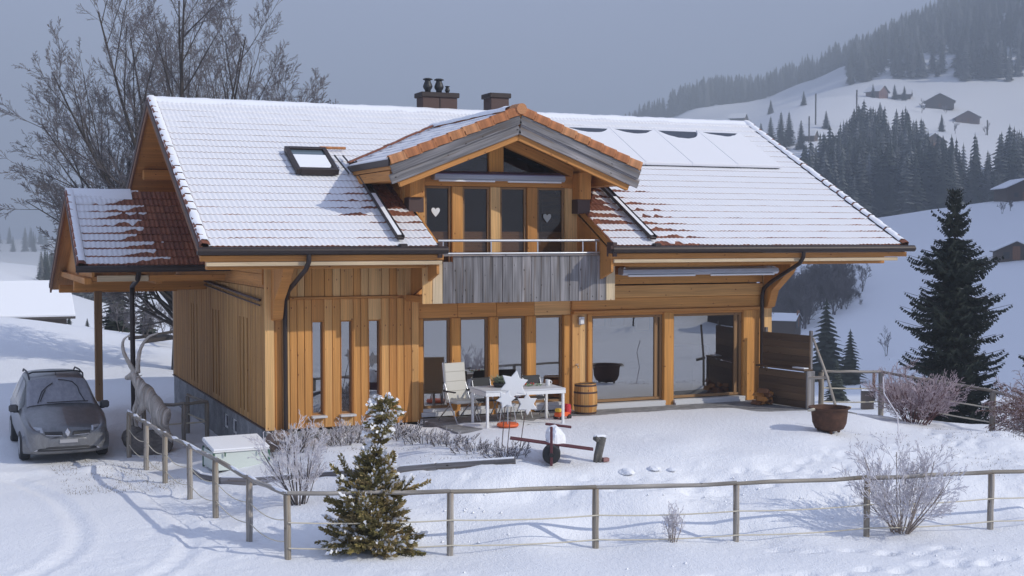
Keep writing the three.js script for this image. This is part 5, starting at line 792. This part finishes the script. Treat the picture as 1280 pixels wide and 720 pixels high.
// ---------------------------------------------------------------- cold frame and bed edging
{
  const cf = thing('cold_frame', 'low white cold frame with a snowy lid beside the plinth', 'planter box', [-.78, gy(-.8, .7) - .05, .62], .06), milk = M.std(.60, .66, .62, .5), green = M.std(.05, .13, .09, .6), W = 1.12, Dp = .85;
  for (const [x, z, w, d] of [[0, Dp / 2, W, .02], [0, -Dp / 2, W, .02], [-W / 2, 0, .02, Dp], [W / 2, 0, .02, Dp]]) part(cf, 'panel', cbox(w, .36, d, 'y', .004), milk, [x, .2, z]);
  for (const x of [-1, 1]) for (const z of [-1, 1]) part(cf, 'corner_post', cbox(.04, .44, .04, 'y'), green, [x * (W / 2 + .01), .2, z * (Dp / 2 + .01)]);
  const lid = part(cf, 'lid', cbox(W + .06, .03, Dp + .1, 'x', .006), M.whitePaint, [0, .47, 0], [.14, 0, 0]); part(lid, 'lid_snow', cbox(W + .05, .045, Dp + .09, 'x', .018), M.snow, [0, .038, 0]); for (const e of [-.35, .35]) part(lid, 'clasp', cbox(.025, .09, .03), green, [e, -.05, Dp / 2 + .07]);
  const edge = (label, pts, h) => { const g = thing('bed_edging', label, 'edging', [pts[0][0], 0, pts[0][1]]); for (let k = 0; k + 1 < pts.length; k++) { const [ax, az, ay] = pts[k], [bx, bz, by] = pts[k + 1]; const o = pts[0]; const m = beam(g, 'edging_board', M.grey[k % 3], [ax - o[0], ay, az - o[1]], [bx - o[0], by, bz - o[1]], .06, h); part(m, 'board_snow', cbox(.07, .025, V(ax, ay, az).distanceTo(V(bx, by, bz)) * .97, 'z', .01), M.snow, [0, h / 2 + .012, 0]); } };
  edge('curved wooden edging round the bed behind the short fence', [[-1.62, .4, -.76], [-1.6, 1.3, -.73], [-1.35, 2.0, -.7], [-.9, 2.5, -.66], [-.1, 3.0, -.56], [.5, 3.7, -.43], [1.12, 4.6, -.26]], .16); edge('straight concrete edging board along the bed below the terrace', [[1.2, 4.72, -.24], [1.95, 5.2, -.14], [3.22, 5.92, -.02]], .16);
}
// ---------------------------------------------------------------- terrace furniture
const tableTop = .78;
{
  const t = thing('garden_table', 'long white metal garden table on the terrace', 'table', [5.2, .0, 1.5], -.03); part(t, 'tabletop', cbox(1.86, .035, 1.0, 'x', .008), M.std(.62, .63, .65, .5), [0, tableTop, 0]);
  for (const [w, d, x, z] of [[1.86, .04, 0, .48], [1.86, .04, 0, -.48], [.04, .92, .91, 0], [.04, .92, -.91, 0]]) part(t, 'apron', cbox(w, .08, d, 'x', .005), M.whitePaint, [x, tableTop - .06, z]);
  for (const x of [-.88, .88]) for (const z of [-.46, .46]) part(t, 'leg', cbox(.055, tableTop - .02, .055, 'y', .008), M.whitePaint, [x, tableTop / 2 - .01, z]);
  // cream reclining chair, folded upright
  const cream = M.std(.60, .58, .52, .9), c = thing('deck_chair', 'cream padded reclining chair standing upright by the bay windows', 'chair', [4.12, 0, .62], .25);
  part(c, 'backrest', (() => { const g = cbox(.56, .82, .07, 'y', .03).clone(); return g; })(), cream, [0, .88, -.08], [-.12, 0, 0]); part(c, 'seat', cbox(.54, .07, .48, 'y', .03), cream, [0, .46, .16]); for (let k = 0; k < 3; k++) part(c, 'seam', cbox(.55, .012, .012), M.std(.45, .43, .38, .9), [0, .68 + k * .21, -.02 - k * .025]);
  for (const x of [-.28, .28]) { part(c, 'frame_tube', tubeGeo([[x, .02, .4], [x, .46, .1], [x, .9, -.1], [x, 1.3, -.16]], .014), M.steel); part(c, 'leg', tubeGeo([[x, .02, -.32], [x, .46, .2]], .014), M.steel); part(c, 'armrest', cbox(.05, .03, .42, 'z'), M.black, [x, .68, .12]); }
  const chair = (x, z, turn, label) => { const c = thing('folding_chair', label, 'chair', [x, 0, z], turn, 'dark chairs behind the garden table'); part(c, 'seat', cbox(.44, .025, .42, 'x', .01), M.black, [0, .45, 0]); part(c, 'backrest', cbox(.46, .3, .03, 'x', .012), M.black, [0, .78, -.22], [-.12, 0, 0]); for (const s of [-.22, .22]) { part(c, 'leg', tubeGeo([[s, .01, .22], [s, .45, -.05], [s, .93, -.25]], .012), M.steel); part(c, 'leg', tubeGeo([[s, .01, -.24], [s, .45, .18]], .012), M.steel); } };
  for (const [x, tn] of [[4.75, .05], [5.35, -.06], [6.0, .1]]) chair(x, .72, tn, 'black folding chair on steel legs behind the garden table');
  const st = thing('stool', 'round stool with steel legs and an orange foot ring under the table', 'stool', [4.75, 0, 2.0]); part(st, 'seat', new THREE.CylinderGeometry(.17, .17, .04, 20), M.steel, [0, .5, 0]); for (let k = 0; k < 4; k++) { const a = k * 1.571 + .4; part(st, 'leg', tubeGeo([[Math.cos(a) * .12, .5, Math.sin(a) * .12], [Math.cos(a) * .19, .02, Math.sin(a) * .19]], .011), M.steel); } part(st, 'foot_ring', lathe([[0, .03], [.22, .03], [.24, .06], [.22, .1], [0, .1]], 22), M.std(.75, .13, .03, .5));
  const pl = thing('potted_plant', 'grey green plant in a dark bowl on the garden table', 'plant', [4.85, tableTop + .02, 1.35]); part(pl, 'bowl', lathe([[0, 0], [.13, 0], [.17, .09], [.155, .09], [.12, .02], [0, .02]], 18), M.black); reseed(91); const lf = new GB(); for (let k = 0; k < 220; k++) { const a = R(0, 6.28), d = V(Math.cos(a), R(.3, 1.6), Math.sin(a)).normalize(), p = V(R(-.1, .1), .07, R(-.1, .1)).addScaledVector(d, R(0, .14)), s = V(-Math.sin(a), 0, Math.cos(a)).multiplyScalar(.018); lf.quad(p, p.clone().addScaledVector(d, .05).add(s), p.clone().addScaledVector(d, .11), p.clone().addScaledVector(d, .05).sub(s)); } part(pl, 'leaves', lf.geo(true), M.std(.22, .25, .17, .9));
  const mug = thing('mug', 'white mug standing at the end of the garden table', 'mug', [5.95, tableTop + .018, 1.45]); part(mug, 'cup', lathe([[0, 0], [.05, 0], [.055, .13], [.048, .13], [.043, .01], [0, .01]], 18), M.whitePaint); part(mug, 'handle', new THREE.TorusGeometry(.035, .009, 8, 14), M.whitePaint, [.065, .065, 0]);
  const gr = thing('greenery', 'flat bunch of green sprigs and red berries lying on the garden table', 'plant', [5.6, tableTop + .018, 1.4]); const gg = new GB(); for (let k = 0; k < 90; k++) { const a = R(0, 6.28), p = V(R(-.18, .18), R(0, .04), R(-.1, .1)), d = V(Math.cos(a), R(0, .4), Math.sin(a)).normalize(), s = V(-Math.sin(a), 0, Math.cos(a)).multiplyScalar(.012); gg.quad(p, p.clone().addScaledVector(d, .03).add(s), p.clone().addScaledVector(d, .08), p.clone().addScaledVector(d, .03).sub(s)); } part(gr, 'sprigs', gg.geo(true), M.std(.13, .30, .06, .8)); for (let k = 0; k < 5; k++) part(gr, 'berry', new THREE.SphereGeometry(.018, 8, 6), M.std(.5, .03, .03, .5), [R(-.2, .05), .05, R(-.08, .08)]);
  // toys
  const orange = M.std(.78, .12, .03, .45), red = M.std(.55, .03, .04, .45), yellow = M.std(.8, .5, .05, .45); const tr = thing('toy_truck', 'orange and red plastic toy truck under the table end by the barrel', 'toy', [6.35, .0, 1.35], .4); part(tr, 'tray', cbox(.34, .1, .2, 'x', .02), orange, [0, .12, 0]); part(tr, 'cab', cbox(.14, .2, .18, 'y', .03), red, [.16, .24, 0]); part(tr, 'bucket', cbox(.14, .08, .16, 'x', .02), yellow, [-.1, .22, 0]); for (const x of [-.1, .13]) for (const z of [-.1, .1]) { const g = new THREE.CylinderGeometry(.06, .06, .04, 14); g.rotateX(Math.PI / 2); part(tr, 'wheel', g, M.black, [x, .06, z]); }
  const bk = thing('toy_bucket', 'small red toy bucket beside the toy truck', 'toy', [6.62, 0, 1.05]); part(bk, 'pail', lathe([[0, 0], [.07, 0], [.1, .17], [.095, .17], [.065, .012], [0, .012]], 18), red); part(bk, 'handle', tubeGeo([[-.1, .17, 0], [-.07, .25, 0], [0, .28, 0], [.07, .25, 0], [.1, .17, 0]], .007, 6), M.whitePaint);
  // stars on rods
  const star = (x, z, y, r, tilt, lx, lz, label) => { const s = thing('star_stake', label, 'ornament', [lx, gy(lx, lz), lz]); const pts = []; for (let k = 0; k < 12; k++) { const a = k / 12 * 6.283 + tilt, q = k % 2 ? r * .56 : r; pts.push([Math.cos(a) * q, Math.sin(a) * q]); } const m = part(s, 'star', extr(pts, .02, .012), M.whitePaint, [x - lx, y - s.position.y, z - lz], [-.1, -.3, 0]); part(s, 'rod', tubeGeo([[0, -.2, 0], [(x - lx) * .6, (y - s.position.y) * .6, (z - lz) * .6], [x - lx, y - s.position.y, z - lz - .01]], .008, 6), M.brownMetal); };
  star(3.63, 4.9, 1.27, .27, .3, 3.35, 5.15, 'largest of three white stars on thin rods before the table'); star(3.42, 5.0, 1.02, .17, .1, 3.2, 5.25, 'smallest of three white stars on thin rods before the table'); star(3.95, 4.8, .88, .2, .5, 3.62, 5.1, 'middle sized white star on a thin rod before the table');
  // barrel
  const br = thing('barrel', 'wooden barrel with dark hoops beside the wide window', 'barrel', [7.3, 0, .62]); const bp = y => .235 + .04 * Math.sin((y + .04) / .78 * Math.PI); for (let k = 0; k < 18; k++) { const a0 = k / 18 * 6.283 + .008, a1 = (k + 1) / 18 * 6.283 - .008, o = new GB(); for (let j = 0; j <= 6; j++) { const y = j / 6 * .7; for (const [a, r] of [[a0, bp(y)], [(a0 + a1) / 2, bp(y) + .003], [a1, bp(y)]]) o.v(Math.cos(a) * r, y, Math.sin(a) * r, a * .3, y); } for (let j = 0; j < 6; j++) for (let q = 0; q < 2; q++) { const p = j * 3 + q; o.q(p, p + 3, p + 4, p + 1); } part(br, 'stave', o.geo(), [M.planks[0], M.planks[3], M.slats[0]][k % 3]); }
  part(br, 'core', lathe([[0, 0], ...[0, .14, .28, .42, .56, .68].map(y => [bp(y) - .006, y]), [0, .67]], 24), M.plankDark[0]); for (const y of [.03, .2, .5, .66]) part(br, 'hoop', lathe([[bp(y) + .002, y - .02], [bp(y) + .008, y - .02], [bp(y + .02) + .008, y + .02], [bp(y + .02) + .002, y + .02]], 28), M.brownMetal);
  // cauldron
  const cx = 10.89, cz = 4.97, ca = thing('cauldron', 'rusty iron cauldron standing on the edge of the terrace', 'cauldron', [cx, gy(cx, cz) + .03, cz]); const rust = M.std(.12, .055, .032, .75, .3, { map: rep(grainTex, 2, 2) });
  part(ca, 'pot', lathe([[0, .0], [.2, .01], [.3, .06], [.355, .18], [.375, .36], [.385, .46], [.44, .49], [.44, .51], [.36, .5], [.34, .36], [.31, .16], [0, .08]], 32), rust); part(ca, 'contents', new THREE.CylinderGeometry(.345, .33, .05, 24), M.std(.3, .2, .14, .95), [0, .38, 0]); for (let k = 0; k < 3; k++) { const a = k * 2.094; part(ca, 'foot', cbox(.06, .1, .06, 'y', .015), rust, [Math.cos(a) * .24, .0, Math.sin(a) * .24]); } for (const s of [-1, 1]) part(ca, 'handle', new THREE.TorusGeometry(.075, .018, 8, 16), M.rope, [s * .46, .47, 0], [1.2, 0, 0]);
}
// ---------------------------------------------------------------- plank screen with firewood, prop and ladder piece
{
  const s = thing('plank_screen', 'dark plank wind screen with bench box beside the corner of the house', 'screen', [12.35, 0, .35], .16); // runs along local +z
  for (let k = 0; k < 5; k++) part(s, 'plank', cbox(.04, .165, 1.6, 'z', .008, k), M.plankDark[k % 3], [.0, .98 + k * .168, .82]); for (const z of [.06, 1.58]) part(s, 'upright', cbox(.07, 1.85, .07, 'y'), M.grey[1], [.06, .92, z]);
  const bx = -.2; for (let k = 0; k < 5; k++) part(s, 'plank', cbox(.04, .168, 1.6, 'z', .008, k + 1), M.plankDark[(k + 1) % 3], [bx, .1 + k * .17, .9]); part(s, 'bench_top', cbox(.3, .04, 1.66, 'z', .01), M.plankDark[0], [bx / 2 - .02, .915, .86]); part(s, 'end_panel', cbox(.26, .9, .05, 'y', .01), M.grey[0], [bx / 2, .45, 1.73]); part(s, 'bench_snow', cbox(.16, .03, .4, 'z', .012), M.snow, [bx / 2, .95, 1.4]);
  part(s, 'sill_board', cbox(.6, .06, .3, 'x'), M.pale, [.15, .05, 1.78]);
  reseed(97); const fw = thing('firewood_pile', 'small pile of split firewood against the plank screen', 'firewood', [11.95, 0, .75], .16); for (let k = 0; k < 13; k++) { const g = new GB(), a = [[0, 0], [.11, .02], [.05, .1]], L = .32; const lo = a.map(([x, y]) => g.v(x, y, 0)), hi = a.map(([x, y]) => g.v(x, y, L)); for (let q = 0; q < 3; q++) g.q(lo[q], lo[(q + 1) % 3], hi[(q + 1) % 3], hi[q]); g.t(lo[0], lo[2], lo[1]); g.t(...hi); part(fw, 'split_log', g.geo(true), k % 3 ? M.planks[3] : M.barge, [-.22 + (k % 4) * .13 + R(-.02, .02), .02 + Math.floor(k / 4) * .1, R(-.05, .25)], [0, R(-.25, .25), R(-.5, .5)]); }
  const pr = thing('wooden_prop', 'slanting wooden pole frame leaning on the plank screen', 'frame', [12.3, 0, 2.55]); part(pr, 'pole', tubeGeo([[.45, .02, .25], [.32, .8, .05], [.08, 1.72, -.2]], [.035, .032, .028], 8), M.fence); beam(pr, 'cross_bar', M.fence, [-.05, .78, -.2], [.36, .8, .06], .05, .07);
}
// ---------------------------------------------------------------- wooden toy plane and leaning stump
{
  const px = 3.95, pz = 5.9, y0 = gy(px, pz), pl = thing('toy_plane', 'dark red wooden ride on plane with propeller, snow on its body', 'toy', [px, y0 + .02, pz], -.45), wine = M.std(.095, .022, .028, .7), blk = M.std(.02, .02, .022, .8);
  const nose = part(pl, 'nose_barrel', (() => { const g = lathe([[0, -.16], [.15, -.16], [.165, -.12], [.165, .12], [.15, .16], [0, .16]], 22); g.rotateX(Math.PI / 2); return g; })(), blk, [0, .17, .15]); part(pl, 'fuselage', cbox(.24, .2, .85, 'z', .03), wine, [.02, .18, -.4]);
  part(pl, 'wing', cbox(1.55, .03, .24, 'x', .01), wine, [.0, .33, -.05], [0, 0, -.13]); const pp = part(pl, 'propeller', cbox(.05, .72, .025, 'y', .008), wine, [0, .34, .34], [0, 0, 0]); part(pp, 'hub', (() => { const g = new THREE.CylinderGeometry(.04, .04, .06, 14); g.rotateX(Math.PI / 2); return g; })(), blk, [0, -.16, 0]);
  part(pl, 'tail_fin', cbox(.03, .3, .2, 'y', .008), wine, [.02, .42, -.78]); part(pl, 'tail_plane', cbox(.5, .03, .16, 'x', .008), wine, [.12, .56, -.78], [0, 0, -.12]);
  const lump = (w, h, d, s) => { const g = new THREE.IcosahedronGeometry(1, 3), p = g.attributes.position; for (let k = 0; k < p.count; k++) { const v = V().fromBufferAttribute(p, k), f = 1 + .3 * fbm(v.x * 2 + s, v.y * 2 + v.z * 1.7, 3); p.setXYZ(k, v.x * w * f, Math.max(-.3, v.y) * h * f, v.z * d * f); } g.computeVertexNormals(); return g; };
  part(pl, 'body_snow', lump(.18, .27, .34, 4), M.snow, [.06, .36, -.32]);
  const sx = 4.85, sz = 5.98, st = thing('stump', 'crooked grey tree stump leaning in the snow beside the toy plane', 'stump', [sx, gy(sx, sz), sz]); const bark = new THREE.MeshStandardMaterial({ color: new THREE.Color(.24, .225, .205), roughness: .95, map: rep(grainTex, 4, 2), bumpMap: rep(grainBump, 2, 2), bumpScale: .02 });
  part(st, 'trunk', tubeGeo([[0, -.1, 0], [.02, .12, 0], [.06, .28, 0], [.1, .46, .0]], [.085, .08, .08, .085], 12), bark); part(st, 'branch_stub', tubeGeo([[.07, .4, 0], [-.02, .43, .03], [-.07, .46, .04]], [.06, .055, .05], 10), bark); part(st, 'cut_snow', lump(.13, .03, .08, 9), M.snow, [.05, .48, .0]); part(st, 'wedge', cbox(.12, .07, .1, 'x'), M.std(.3, .16, .15, .9), [.15, .04, .05]);
  // chunks of snow, kicked up along the terrace edge and the fence
  reseed(103); const chunks = [[5.2, 6.5, .14], [5.8, 6.45, .12], [6.15, 6.5, .09]]; for (const [x, z, s] of chunks) { const c = one('snow_lump', lump(s, s * .5, s * 1.2, x * 3), M.snow, 'loose lump of snow lying near the stump', 'snow lump', 'loose snow lumps near the stump'); c.position.set(x, gy(x, z) + s * .2, z); }
  const bits = new GB(); for (let k = 0; k < 1100; k++) { const far = rnd() < .5, x = R(-1, 11.5), z = far ? 7.0 + .12 * x + R(-.9, .9) : 10.2 + .17 * x + R(-.6, 2.6); if (fbm(x * .9, z * .9, 2) < .02) continue; const s = .012 + .028 * Math.pow(rnd(), 3), y = gy(x, z) + s * .1; const q = [V(s, 0, 0), V(-s * .5, 0, s * .8), V(-s * .5, 0, -s * .8), V(R(-.3, .3) * s, s * R(.5, 1), R(-.3, .3) * s)].map(v => v.add(V(x, y, z))); bits.tri(q[0], q[3], q[2]); bits.tri(q[1], q[3], q[0]); bits.tri(q[2], q[3], q[1]); }
  const bm = struct('snow_crumbs', bits.geo(true), M.snow); bm.userData = { kind: 'stuff', label: 'loose crumbs of trodden snow along the fence', category: 'snow' };
  // dry grass and gravel poking through the thin snow
  const gr = new GB(); reseed(105); for (let k = 0; k < 5200; k++) { const r = rnd(); let x, z; if (r < .38) { x = R(-4.2, -1.9); z = R(-2.6, 2.2) + .2 * x; } else if (r < .6) { x = R(-1.5, 1.4); z = R(.9, 3.8); } else if (r < .72) { x = R(1.2, 3.2); z = R(2, 5.6); } else { x = R(10.8, 17); z = R(4.2, 8.6); } if (fbm(x * 1.4 + 5, z * 1.4, 3) < (r < .38 ? -.18 : .03)) continue; const y = gy(x, z), a = R(0, 6.28), h = .015 + .05 * rnd() * rnd(), d = V(Math.cos(a), 0, Math.sin(a)); gr.tri(V(x - d.z * .008, y - .01, z + d.x * .008), V(x + d.z * .008, y - .01, z - d.x * .008), V(x + d.x * h * .8, y + h, z + d.z * h * .8)); }
  const gm = struct('dry_grass', gr.geo(true), M.std(.23, .20, .16, .95)); gm.userData = { kind: 'stuff', label: 'dry grass blades poking through thin snow', category: 'grass' };
}
// ---------------------------------------------------------------- barns, huts and poles in the valley
function hut(px, v, w, d, h, rh, turn, label, opt = {}) {
  v = FV(v);
  const u = pxU(px, v), [x, z] = toXZ(u, v), t = thing('hut', label, opt.cat || 'hut', [x, opt.y ?? groundH(x, z) - .2, z], turn, opt.group), wallM = opt.wall || M.hutWood || (M.hutWood = M.std(.085, .062, .05, .9));
  part(t, 'wall', (() => { const g = extr([[-w / 2, -1], [w / 2, -1], [w / 2, h], [0, h + rh], [-w / 2, h]], d); g.translate(0, 0, -d / 2); return g; })(), wallM);
  const ov = Math.min(.8, w * .08), th = Math.min(.3, w * .035), L = Math.hypot(w / 2 + ov, rh * (1 + 2 * ov / w)), a = Math.atan2(rh, w / 2); for (const s of [-1, 1]) { const rf = part(t, 'roof', cbox(L, th * .7, d + 2 * ov, 'z', .03), opt.roof || M.hutRoof || (M.hutRoof = M.std(.07, .06, .055, .9)), [s * (w / 4 + ov * .48), h + rh * .5 - ov * .1, 0], [0, 0, -s * a]); part(rf, 'roof_snow', cbox(L * .98, th, d + 2 * ov - .05, 'z', .05), opt.bare && s === opt.bare ? (opt.roof || M.hutRoof) : M.snow, [0, th * .8, 0]); }
  for (let k = 0; k < (opt.win || 2); k++) part(t, 'window', cbox(.8, .9, .1), M.black, [-w / 4 + k * w / 2, h * .5, d / 2 + .04]); part(t, 'door', cbox(1, 1.9, .1), M.barge, [0, .9, d / 2 + .03]); return t;
}
{
  const yw = -CAM.yaw * Math.PI / 180;
  hut(1268, 181, 5.2, 4.5, 1.2, 1.2, yw - .25, 'brown timber barn half way up the snowy slope behind the spruce');
  hut(1272, 256, 7, 8, 2.6, 1.6, yw - .05, 'grey barn on the crest of the snowy slope', { y: CAM.y - (254 - 297) / 1629.63 * 262 });
  hut(1160, 620, 10.5, 8, 2.4, 3.2, yw + .2, 'dark hut with gabled front standing lowest on the far meadow'); hut(1172, 790, 14, 10, 3, 3.8, yw - .3, 'largest dark farmhouse at the upper edge of the far meadow'); hut(1206, 745, 11, 9, 2.4, 3, yw - .2, 'reddish hut beside a round bare tree on the far meadow', { wall: M.std(.16, .10, .085, .9) });
  hut(1094, 840, 10, 8, 3.2, 3.2, yw + .8, 'reddish farmhouse below the hillside forest', { wall: M.std(.17, .075, .065, .9) }); hut(1128, 845, 8, 7, 2.2, 2.8, yw + 1.2, 'small snow roofed hut below the hillside forest'); hut(922, 900, 11, 8, 2.2, 2.8, yw + 1.2, 'snow roofed farm on the far slope just above the roof ridge'); hut(1010, 640, 7, 6, 2, 2.4, yw + 1.1, 'snow roofed hut near the conifer clump beyond the roof');
  hut(1276, 640, 9, 8, 2.2, 2.8, yw, 'dark hut at the border of the far meadow beside the valley forest');
  hut(1086, 92, 1.1, .8, .5, .3, yw + 1.4, 'snow roofed shed in the hollow behind the meadow fence', { y: CAM.y - (497 - 297) / 1629.63 * 92, win: 1 }); hut(1132, 125, 2.6, 2.4, 1.0, .7, yw + 1.3, 'low barn with thick roof snow beside the bare tree in the hollow', { y: CAM.y - (472 - 297) / 1629.63 * 125 }); hut(982, 150, 2.6, 3, .7, .7, yw + 1.1, 'low hut beneath the copse seen under the roof overhang', { y: CAM.y - (408 - 297) / 1629.63 * 150 });
  hut(8, 88, 6.4, 7, 1.1, 1.9, yw + 2.0, 'barn showing a plain snow covered roof beyond the driveway', { y: CAM.y - (394 - 297) / 1629.63 * 88 - 1.0 });
  for (const [px, v, h] of [[1069, 690, 22], [1018, 700, 18], [1010, 1250 / 2, 14], [1232, 700, 9]]) { const [x, z] = toXZ(pxU(px, FV(v)), FV(v)); const t = one('utility_pole', tubeGeo([[0, -1, 0], [0, h * .8, 0]], Math.max(.12, v * .0005), 6), M.bark, 'thin pole standing on the snowy valley slope', 'pole', 'thin poles on the valley slope'); t.position.set(x, groundH(x, z), z); }
}

// ---------------------------------------------------------------- across the garden, behind the photographer: what the wide panes mirror
{
  reseed(111); const put = (x, z, hgt, label) => shrub('leafless_tree', label, 'tree', [x, gy(x, z) - .1, z], { stems: 1, base: .02, lean: .15, height: hgt * 1.2, r: .05, min: .006, taper: .4, seg: 5, wander: .1, lift: .05, levels: 3, fineFrom: 2, kids: [9, 6, 4], ratio: .45, angle: .65, from: .25, sides: 5 }, [M.bark, M.twigDark]);
  put(25.6, 30.2, 1.9, 'small bare tree mirrored in the wide window beside the barrel'); put(12.5, 31, 1.6, 'low bare shrub mirrored in the bay windows');
  const p = one('field_post', tubeGeo([[0, -.5, 0], [0, 1.5, 0]], .07, 8), M.fence, 'single post mirrored beside the small bare tree in the wide window', 'post'); p.position.set(27.6, gy(27.6, 30.5), 30.5);
  hut(0, 10, 6, 5, 2.6, 1.6, -.7, 'dark timber barn added across the garden to darken the reflection in the window near the plank screen', { cat: 'barn' }).position.set(35, gy(35, 32) - .2, 32);  // unseen barn, put in so the pane mirrors something dark
}

renderer.render(scene, camera);
